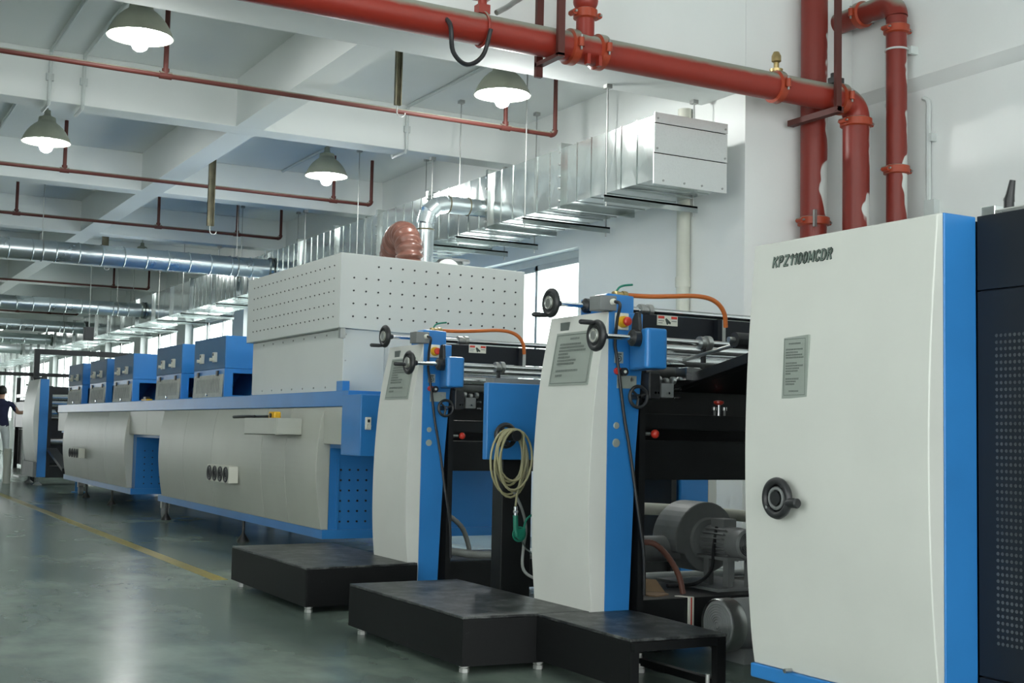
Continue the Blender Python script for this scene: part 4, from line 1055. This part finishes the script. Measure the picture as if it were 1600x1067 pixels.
MB().prism([(3.235, 0.51), (3.275, 0.505), (3.296, 0.515), (3.292, 0.47), (3.268, 0.445), (3.238, 0.465)], 'y', 5.747, 5.773).build('gun_body', 'green', ag, bevel=0.005)
MB().tube(smooth([(3.29, 5.76, 0.51), (3.30, 5.76, 0.545), (3.318, 5.76, 0.565), (3.338, 5.76, 0.575)], 4), 0.006, 8).build('trigger', 'green', ag)
MB().torus((3.262, 5.76, 0.478), (0, 1, 0), 0.036, 0.005, 20, 6).build('guard', 'green', ag)
MB().tube([(3.275, 5.76, 0.45), (3.305, 5.76, 0.40), (3.345, 5.76, 0.375)], 0.004, 8).build('nozzle', 'chrome', ag)
hose([(3.352, 6.95, 0.52), (3.42, 6.93, 0.50), (3.52, 6.92, 0.42), (3.57, 6.92, 0.30), (3.575, 6.92, 0.235)], 0.014, 'hosegrey', 'grey ribbed hose arching onto the black base of the tower by the tunnel', rib=1)
hose([(3.356, 6.85, 0.295), (3.6, 6.8, 0.265), (3.9, 6.78, 0.262), (4.3, 6.9, 0.265)], 0.024, 'hosegrey', 'dark hose lying on the black base of the tower by the tunnel')

# ------------------------------------------------------------------ step platforms
def platform(poly, z0, z1, feet, label, hollow=None):
    xs = [p[0] for p in poly]; y_ = [p[1] for p in poly]
    t_ = thing('step_platform', (sum(xs) / len(xs), sum(y_) / len(y_), 0), label, 'platform')
    MB().prism(poly, 'z', z1 - 0.012, z1).build('deck_plate', 'deck', t_, bevel=0.003)
    n = len(poly)
    for i in range(n):
        (xa, ya), (xb, yb) = poly[i], poly[(i + 1) % n]
        if hollow and i in hollow:
            continue
        d = Vector((xb - xa, yb - ya, 0)); nn = Vector((-d.y, d.x, 0)).normalized() * 0.012
        MB().add([(xa, ya, z0), (xb, yb, z0), (xb, yb, z1 - 0.0125), (xa, ya, z1 - 0.0125), (xa + nn.x, ya + nn.y, z0), (xb + nn.x, yb + nn.y, z0), (xb + nn.x, yb + nn.y, z1 - 0.0125), (xa + nn.x, ya + nn.y, z1 - 0.0125)],
                 [(0, 1, 2, 3), (4, 5, 6, 7), (0, 1, 5, 4), (1, 2, 6, 5), (2, 3, 7, 6), (3, 0, 4, 7)]).build('skirt_panel', 'skirt', t_)
    for x, y in feet:
        MB().cyl((x, y, 0.0), (x, y, z0 + 0.03), 0.009, n=10).lathe((x, y, 0.0), (0, 0, 1), [(0.022, 0), (0.022, 0.016), (0.014, 0.017), (0.014, 0.02), (0.022, 0.021), (0.022, 0.038)], 6).build('foot', 'foot', t_)
    return t_
platform([(2.42, 6.60), (3.108, 6.66), (3.108, 6.6985), (3.0635, 6.6985), (3.0635, 7.1915), (3.108, 7.1915), (3.108, 8.0), (2.42, 7.97)], 0.036, 0.247, [(2.46, 6.66), (2.46, 7.88), (3.06, 7.9), (3.05, 6.72)], 'black steel step platform in front of the tower beside the tunnel')
platform([(2.415, 4.72), (2.76, 4.69), (2.965, 4.69), (2.997, 4.66), (2.997, 5.93), (2.40, 5.93)], 0.036, 0.24, [(2.462, 4.79), (2.445, 5.86), (2.79, 4.74), (2.95, 5.86)], 'worn black step platform in front of the near press tower')
fr = platform([(2.742, 3.98), (3.175, 3.95), (3.20, 4.56), (3.192, 4.646), (2.99, 4.646), (2.962, 4.685), (2.75, 4.685)], 0.05, 0.24, [(2.78, 4.03), (3.12, 4.0), (3.15, 4.5)], 'narrow black step platform with open front beside the big cream cabinet', hollow=(0, 1))
MB().box(2.745, 2.785, 3.985, 4.02, 0.0, 0.227).build('corner_post', 'skirt', fr)
MB().box(3.13, 3.172, 3.955, 3.99, 0.0, 0.227).build('corner_post', 'skirt', fr)
MB().box(2.745, 3.172, 3.957, 3.99, 0.195, 0.227).build('front_rail', 'skirt', fr)
MB().box(3.14, 3.172, 3.99, 4.5, 0.03, 0.06).build('low_rail', 'skirt', fr)

# ------------------------------------------------------------------ big feeder cabinet
C_PROF = smooth_prof([(2.995, 0.205), (2.978, 0.32), (2.955, 0.60), (2.945, 0.95), (2.955, 1.3), (2.985, 1.693)])
cab = thing('feeder_cabinet', (3.0, 3.2, 0), 'big cream feeder cabinet with blue edge and handwheel, lettered near its top', 'cabinet')
MB().prism(C_PROF + [(3.011, 1.70), (3.011, 0.205)], 'y', 2.724, 3.575).build('front_panel', 'white', cab, bevel=0.004)
MB().box(3.0115, 3.152, 2.722, 3.56, 0.205, 1.70).build('blue_post', 'blue', cab, bevel=0.004)
MB().box(2.985, 3.152, 2.722, 3.585, 0.155, 0.2045).build('base_strip', 'blue', cab, bevel=0.006)
MB().box(3.16, 5.1, 2.74, 3.55, 0.03, 1.69).build('inner_body', 'black', cab)
MB().cyl((2.955, 3.37, 0.212), (2.985, 3.37, 0.212), 0.008, n=10).build('base_screw', 'steel', cab)
def face(u, v):
    return Vector((lerp_prof(C_PROF, v) - 0.0015, u, v))
# placard
pw = [(3.384, 1.134), (3.258, 1.142), (3.250, 1.352), (3.372, 1.346)]
PX = lerp_prof(C_PROF, 1.25) - 0.0015
pl = MB().add([(PX - 0.003, y, z) for y, z in pw] + [(PX + 0.004, y, z) for y, z in pw], [(0, 1, 2, 3), (4, 5, 6, 7), (0, 1, 5, 4), (1, 2, 6, 5), (2, 3, 7, 6), (3, 0, 4, 7)]).build('placard', 'plate', cab)
def pplace(u, v):
    return Vector((PX - 0.0038, 3.378 - u + 0.03 * (v - 0.1) * -0.5, 1.14 + v))
text_rows(pl, [(0.185, 0.03, 0.085), (0.165, 0.015, 0.1), (0.155, 0.015, 0.075), (0.146, 0.015, 0.095), (0.137, 0.015, 0.1), (0.118, 0.015, 0.07), (0.109, 0.015, 0.1), (0.100, 0.015, 0.08), (0.091, 0.015, 0.075), (0.082, 0.015, 0.04), (0.064, 0.015, 0.08), (0.055, 0.015, 0.065), (0.046, 0.015, 0.06), (0.022, 0.032, 0.075)], pplace, 0.006, 'inksoft')
bd = MB()
for (u0, v0, u1, v1) in ((0.006, 0.008, 0.112, 0.0095), (0.006, 0.2, 0.112, 0.2015), (0.006, 0.008, 0.0075, 0.2), (0.1105, 0.008, 0.112, 0.2)):
    bd.add([pplace(u0, v0), pplace(u1, v0), pplace(u1, v1), pplace(u0, v1)], [(0, 1, 2, 3)])
bd.build('border_line', 'inksoft', pl)
# lettering built from strokes
GL = {'K': [[(0, 0), (0, 1)], [(.62, 1), (.06, .45)], [(.2, .58), (.66, 0)]],
      'P': [[(0, 0), (0, 1), (.42, 1), (.58, .9), (.6, .72), (.5, .55), (.36, .48), (0, .48)]],
      'Z': [[(.02, 1), (.62, 1), (0, 0), (.64, 0)]],
      '1': [[(0, .78), (.2, .86), (.3, 1), (.3, 0)]],
      '0': [[(.28, 0), (.1, .08), (.02, .3), (.02, .7), (.1, .92), (.28, 1), (.44, .92), (.52, .7), (.52, .3), (.44, .08), (.28, 0)]],
      'M': [[(0, 0), (0, 1), (.4, .25), (.8, 1), (.8, 0)]],
      'C': [[(.62, .78), (.52, .94), (.34, 1), (.14, .92), (.02, .7), (.02, .3), (.14, .08), (.34, 0), (.52, .06), (.62, .24)]],
      'D': [[(0, 0), (0, 1), (.3, 1), (.52, .9), (.62, .66), (.62, .34), (.52, .1), (.3, 0), (0, 0)]],
      'R': [[(0, 0), (0, 1), (.42, 1), (.58, .9), (.6, .74), (.5, .57), (.36, .5), (0, .5)], [(.34, .5), (.62, 0)]]}
WID = {'K': .66, 'P': .6, 'Z': .64, '1': .3, '0': .54, 'M': .8, 'C': .62, 'D': .62, 'R': .62}
LX = lerp_prof(C_PROF, 1.62)
def letter_mesh(ch, u0, hgt, wid, x):
    mb = MB()
    def P(u, v):
        return Vector((0, 3.466 - (u0 + (u + 0.26 * v) * hgt * 0.86), 1.602 + v * hgt + 0.003))
    for st in GL[ch]:
        pts = [P(u, v) for u, v in st]
        for a, b in zip(pts, pts[1:]):
            d = (b - a).normalized(); n = Vector((0, -d.z, d.y)) * wid / 2
            e = d * wid * 0.35
            q = [a - e + n, b + e + n, b + e - n, a - e - n]
            mb.add([(x, w_.y, w_.z) for w_ in q] + [(x + 0.0015, w_.y, w_.z) for w_ in q], [(0, 1, 2, 3), (4, 5, 6, 7), (0, 1, 5, 4), (1, 2, 6, 5), (2, 3, 7, 6), (3, 0, 4, 7)])
    return mb
lu = 0.0
for ch in 'KPZ1100MCDR':
    lo_ = letter_mesh(ch, lu, 0.033, 0.0088, LX - 0.0032).build('letter', 'ink', cab)
    letter_mesh(ch, lu, 0.033, 0.0042, LX - 0.0042).build('letter_face', 'letter', lo_)
    lu += (WID[ch] + 0.40) * 0.033 * 0.86

# handwheel on the cabinet
hx = lerp_prof(C_PROF, 0.795)
hw = MB().torus((hx - 0.045, 3.352, 0.797), (1, 0, 0), 0.058, 0.0135, 40, 10).lathe((hx - 0.03, 3.352, 0.797), (-1, 0, 0), [(0.058, 0), (0.05, 0.006), (0.03, 0.012)], 32).cyl((hx, 3.352, 0.797), (hx - 0.03, 3.352, 0.797), 0.02, n=18).build('handwheel', 'rubber', cab)
MB().torus((hx - 0.048, 3.352, 0.797), (1, 0, 0), 0.034, 0.006, 30, 8).build('grip_ring', 'greymetal', hw)
MB().cyl((hx - 0.03, 3.352, 0.797), (hx - 0.055, 3.352, 0.797), 0.024, n=24).build('hub', 'rubber', hw)
MB().lathe((hx - 0.045, 3.297, 0.785), (0, -1, 0), [(0.014, 0), (0.017, 0.01), (0.017, 0.045), (0.013, 0.05)], 18).build('crank_handle', 'rubber', hw)
MB().cyl((hx - 0.058, 3.392, 0.765), (hx - 0.05, 3.392, 0.765), 0.006, n=10).build('wheel_screw', 'chrome', hw)
# black perforated section, nearer along the line
bk = thing('black_cabinet', (3.15, 1.6, 0), 'tall blue-black cabinet with perforated door joined to the cream cabinet', 'cabinet')
MB().box(3.165, 5.1, 0.4, 2.718, 0.03, 1.70).build('carcass', 'blackdoor', bk)
MB().box(3.15, 3.165, 0.45, 2.717, 1.469, 1.70).build('top_panel', 'blackdoor', bk, bevel=0.002)
dr = MB().box(3.15, 3.165, 0.45, 2.717, 0.297, 1.4645).build('door', 'blackdoor', bk, bevel=0.002)
MB().box(3.15, 3.165, 0.45, 2.717, 0.05, 0.292).build('plinth_panel', 'blackdoor', bk, bevel=0.002)
h = MB(); hl_ = MB()
for r in range(46):
    for q in range(34):
        y = 2.645 - q * 0.0165; z = 1.325 - r * 0.0205
        h.cyl((3.1488, y, z), (3.1505, y, z), 0.0052, n=8)
h.build('vent_hole_dot', 'doorhole', dr, kind='stuff')
# clamp and plate on the cabinet top
tp = thing('top_plate', (3.2, 2.95, 1.70), 'flat grey steel bar lying on the cream cabinet top', 'bar')
MB().box(3.2, 3.6, 2.94, 2.99, 1.701, 1.725).build('bar', 'steel', tp, bevel=0.002)
MB().box(3.2, 3.23, 2.935, 2.995, 1.701, 1.735).build('bar_end', 'greymetal', tp)
cl = thing('lever_clamp', (3.3, 2.75, 1.70), 'steel clamp block with black adjusting lever on the cabinet top', 'clamp')
MB().box(3.28, 3.36, 2.757, 2.812, 1.70, 1.757).build('clamp_block', 'chrome', cl, bevel=0.003)
MB().box(3.28, 3.36, 2.60, 2.755, 1.70, 1.742).build('clamp_base', 'steel', cl, bevel=0.004)
MB().cyl((3.30, 2.72, 1.742), (3.30, 2.72, 1.775), 0.016, n=16).tube([(3.30, 2.72, 1.765), (3.30, 2.715, 1.785), (3.30, 2.705, 1.83)], 0.012, 12, rad=[0.018, 0.014, 0.009]).build('clamp_lever', 'rubber', cl)
for y in (2.735, 2.65):
    MB().cyl((3.275, y, 1.727), (3.281, y, 1.727), 0.006, n=10).build('bolt', 'steel', cl)

# ------------------------------------------------------------------ distant delivery end
t3 = thing('press_tower', (3.3, 21.6, 0), 'distant cream and blue press tower past the tunnel end, beside a black gantry', 'press')
p3 = smooth_prof([(3.29, 0.37), (3.25, 0.6), (3.225, 0.9), (3.22, 1.15), (3.245, 1.45), (3.285, 1.70)])
MB().prism(p3 + [(3.30, 1.71), (3.30, 0.37)], 'y', 21.6, 22.75).build('side_panel', 'white', t3)
MB().box(3.301, 3.44, 21.6, 22.7, 0.13, 1.71).build('blue_column', 'blue', t3, bevel=0.005)
MB().box(3.25, 3.30, 21.62, 22.75, 0.13, 0.37).build('lower_panel', 'greymetal', t3)
MB().box(3.44, 4.9, 21.7, 22.3, 0.12, 0.3).build('base_beam', 'black', t3)
MB().box(3.44, 3.50, 21.62, 22.6, 0.12, 1.6).build('side_frame', 'black', t3)
MB().box(4.85, 5.2, 21.6, 22.6, 0.12, 1.7).build('wall_side_column', 'blue', t3)
for z, r in ((1.42, 0.03), (1.32, 0.05), (1.16, 0.06), (0.7, 0.05)):
    MB().cyl((3.5, 21.9, z), (4.85, 21.9, z), r, n=16).build('roller', 'chrome' if z > 1.0 else 'steel', t3)
MB().box(3.5, 4.85, 21.95, 22.05, 1.48, 1.60).build('cross_beam', 'black', t3)
MB().box(3.5, 4.85, 22.0, 22.1, 0.35, 1.05).build('inner_plate', 'black', t3)
MB().prism([(21.6, 1.20), (21.6, 1.26), (20.2, 0.95), (20.2, 0.90)], 'x', 3.55, 3.62).build('slope_rail', 'black', t3)
MB().prism([(21.6, 0.55), (21.6, 0.6), (20.15, 0.32), (20.15, 0.27)], 'x', 3.45, 3.6).build('chain_guard', 'rubber', t3)
for y in (21.7, 22.6):
    for x in (3.34, 4.9):
        MB().lathe((x, y, 0), (0, 0, 1), [(0.07, 0), (0.07, 0.01), (0.02, 0.05), (0.018, 0.14)], 14).build('levelling_foot', 'greymetal', t3)
MB().box(3.34, 3.42, 21.7, 21.9, 1.71, 1.75).build('top_fitting', 'rubber', t3)
MB().cyl((3.24, 22.0, 1.735), (3.4, 22.0, 1.735), 0.02, n=10).build('top_bar', 'rubber', t3)

gt = thing('black_gantry', (3.13, 22.9, 0), 'black square-tube gantry standing over the distant press tower', 'frame')
MB().box(3.40, 3.49, 23.0, 23.09, 0, 2.18).build('upright', 'black', gt)
MB().box(5.2, 5.29, 23.0, 23.09, 0, 2.18).build('upright', 'black', gt)
MB().box(3.40, 5.29, 23.0, 23.09, 2.18, 2.27).build('crossbar', 'black', gt)
MB().box(2.65, 4.3, 23.1, 23.18, 1.80, 1.86).build('lower_bar', 'black', gt)
MB().box(4.22, 4.3, 23.1, 23.18, 0, 1.86).build('upright', 'black', gt)
sp_ = thing('hanging_floodlight', (4.0, 22.2, 2.3), 'small black floodlight hanging above the distant press tower', 'floodlight')
MB().box(4.02, 4.18, 22.0, 22.12, 2.40, 2.62).build('lamp_housing', 'rubber', sp_, bevel=0.01)
MB().cyl((4.1, 22.06, 2.62), (4.1, 22.06, ZB + 0.001), 0.006, n=8).build('wire', 'steel', sp_)
MB().cyl((4.1, 22.06, 2.24), (4.1, 22.06, 2.40), 0.006, n=8).build('cord', 'steel', sp_)

fm = thing('stacker_machine', (3.7, 28, 0), 'dark sheet stacker at the far end with panel and rollers', 'machine')
MB().box(4.21, 5.1, 26.7, 30.4, 0.08, 0.85).build('base', 'skirt', fm)
MB().box(4.21, 5.1, 27.3, 30.4, 0.86, 1.5).build('upper_body', 'skirt', fm)
MB().box(4.12, 4.20, 26.6, 30.5, 0.9, 1.45).build('side_rail', 'rubber', fm)
MB().box(4.07, 4.12, 27.0, 27.8, 1.28, 1.52).build('control_panel', 'offwhite', fm, bevel=0.01)
bt = MB()
for k in range(4):
    bt.cyl((4.06, 27.1 + k * 0.18, 1.45), (4.07, 27.1 + k * 0.18, 1.45), 0.03, n=10)
bt.build('button', 'rubber', fm, kind='stuff')
for k, z in enumerate((0.95, 1.02, 1.12, 1.2, 1.56)):
    MB().cyl((4.20, 26.7 + 0.1 * k, z), (5.0, 26.7 + 0.1 * k, z), 0.035, n=12).build('roller', 'steel', fm)
for y in (26.7, 28.2, 30.2):
    MB().box(4.12, 4.20, y, y + 0.08, 0, 2.0 if y > 28 else 1.75).build('upright', 'black', fm)
MB().box(4.12, 4.20, 26.7, 30.3, 1.55, 1.62).build('top_rail', 'steel', fm)
for y in (27.4, 28.6):
    MB().cyl((4.16, y, 1.62), (4.16, y, 1.8), 0.02, n=8).cyl((4.16, y, 1.78), (4.16, y, 1.82), 0.08, n=12).build('hand_screw', 'rubber', fm)
sd_ = thing('steel_stand', (3.62, 25.3, 0), 'thin steel stand on a flat plate between the distant tower and the person', 'stand')
MB().cyl((3.62, 25.3, 0.02), (3.62, 25.3, 0.85), 0.03, n=12).build('stand_leg', 'steel', sd_)
MB().box(3.5, 4.2, 24.9, 25.6, 0.0, 0.02).build('foot_plate', 'steel', sd_)

po = thing('floor_post', (2.95, 22.3, 0), 'short cream floor post standing in the aisle', 'post')
MB().cyl((2.95, 22.3, 0), (2.95, 22.3, 0.56), 0.062, n=24).build('post_tube', 'pvc', po)
MB().cyl((2.95, 22.3, 0.56), (2.95, 22.3, 0.565), 0.055, n=24).build('post_cap', 'pvc', po)

# ------------------------------------------------------------------ person working at the far machine, seen from behind
def person(px, py, rot):
    root = thing('person', (px, py, 0), 'person in navy polo shirt and white trousers reaching towards the far machine', 'person')
    J = {'pelvis': (0, 0, 0.95, .15, .11), 'waist': (0, 0.0, 1.08, .145, .105), 'chest': (0, 0.01, 1.28, .165, .115), 'neckb': (0, 0.0, 1.43, .085, .075), 'neck': (0, 0.01, 1.50, .052, .055),
         'head': (0, 0.03, 1.59, .078, .09), 'top': (0, 0.02, 1.67, .062, .075),
         'hipL': (-.09, 0, .90, .095, .10), 'kneeL': (-.10, .03, .50, .062, .065), 'ankL': (-.10, -.01, .10, .042, .045), 'toeL': (-.11, .15, .04, .035, .03),
         'hipR': (.09, 0, .90, .095, .10), 'kneeR': (.12, .04, .50, .062, .065), 'ankR': (.13, .0, .10, .042, .045), 'toeR': (.15, .16, .04, .035, .03),
         'shL': (-.18, 0, 1.38, .062, .062), 'elL': (-.23, .05, 1.12, .045, .045), 'wrL': (-.20, .25, 1.02, .032, .03),
         'shR': (.18, .01, 1.38, .062, .062), 'elR': (.30, .12, 1.19, .045, .045), 'wrR': (.47, .22, 1.21, .03, .03), 'haR': (.55, .25, 1.215, .034, .02), 'haL': (-.19, .33, 1.02, .034, .02)}
    E = [('pelvis', 'waist'), ('waist', 'chest'), ('chest', 'neckb'), ('neckb', 'neck'), ('neck', 'head'), ('head', 'top'), ('pelvis', 'hipL'), ('hipL', 'kneeL'), ('kneeL', 'ankL'), ('ankL', 'toeL'),
         ('pelvis', 'hipR'), ('hipR', 'kneeR'), ('kneeR', 'ankR'), ('ankR', 'toeR'), ('chest', 'shL'), ('shL', 'elL'), ('elL', 'wrL'), ('wrL', 'haL'), ('chest', 'shR'), ('shR', 'elR'), ('elR', 'wrR'), ('wrR', 'haR')]
    names = list(J)
    vs = [J[n][:3] for n in names]; rad = [J[n][3:] for n in names]
    es = [(names.index(a), names.index(b)) for a, b in E]
    for hand, sgn, base in (('haR', 1, Vector((.55, .25, 1.215))), ('haL', -1, Vector((-.19, .33, 1.02)))):
        d = Vector((.9, .35, -0.1)).normalized() if sgn > 0 else Vector((.05, 1, -.1)).normalized()
        side = d.cross(Vector((0, 0, 1))).normalized()
        for k, L_ in enumerate((.075, .085, .08, .06)):
            b0 = base + d * .03 + side * (k - 1.5) * .02
            i0 = len(vs); vs += [tuple(b0), tuple(b0 + d * L_ * .55 - Vector((0, 0, .008))), tuple(b0 + d * L_ - Vector((0, 0, .03)))]
            rad += [(.011, .011), (.009, .009), (.008, .008)]
            es += [(names.index(hand), i0), (i0, i0 + 1), (i0 + 1, i0 + 2)]
        b0 = base - side * .035 * sgn
        i0 = len(vs); vs += [tuple(b0), tuple(b0 + d * .04 - side * sgn * .015)]; rad += [(.011, .011), (.009, .009)]
        es += [(names.index(hand), i0), (i0, i0 + 1)]
    me = bpy.data.meshes.new('skeleton'); me.from_pydata(vs, es, [])
    ob = bpy.data.objects.new('skeleton', me); COL.objects.link(ob)
    sk = ob.modifiers.new('skin', 'SKIN'); sk.use_smooth_shade = True
    for i, r_ in enumerate(rad):
        me.skin_vertices[0].data[i].radius = r_
        me.skin_vertices[0].data[i].use_root = (i == 0)
    sd = ob.modifiers.new('sub', 'SUBSURF'); sd.levels = 2; sd.render_levels = 2
    bpy.context.view_layer.update()
    dg = bpy.context.evaluated_depsgraph_get()
    bm_ = bpy.data.meshes.new_from_object(ob.evaluated_get(dg))
    bpy.data.objects.remove(ob)
    bm_.name = 'body'
    bm_.materials.clear()
    for k in ('skin', 'navy', 'cotton', 'boot'):
        bm_.materials.append(M[k])
    for p_ in bm_.polygons:
        x, y, z = p_.center; p_.use_smooth = True
        k = 0
        if z < 0.075: k = 3
        elif z < 0.93: k = 2
        elif z < 1.46 and not (abs(x) > .27 or (y > .10 and abs(x) > .17)): k = 1
        p_.material_index = k
    bm_.transform(Matrix.Rotation(rot, 4, 'Z'))
    bo = bpy.data.objects.new('body', bm_); COL.objects.link(bo); bo.parent = root; ORG[bo] = ORG[root]
    Rz = Matrix.Rotation(rot, 3, 'Z')
    o_ = Vector((px, py, 0))
    hc = o_ + Rz @ Vector((0, 0.005, 1.635))
    MB().ball(hc, 0.1, (0.92, 1.05, 0.98), 18, 10).build('hair', 'hair', root)
    fc = lambda v: o_ + Rz @ Vector(v)
    MB().ball(fc((-.083, .03, 1.59)), .022, (.5, 1, 1.4)).ball(fc((.083, .03, 1.59)), .022, (.5, 1, 1.4)).ball(fc((0, .125, 1.575)), .018, (.9, 1.1, 1.3)).build('ear_and_nose', 'skin', root)
    MB().ball(fc((-.033, .108, 1.605)), .011).ball(fc((.033, .108, 1.605)), .011).build('eye', 'rubber', root)
    MB().ball(fc((0, .105, 1.535)), .018, (1.3, .5, .4)).build('mouth', 'red', root)
    return root
person(3.42, 27.1, -0.35)
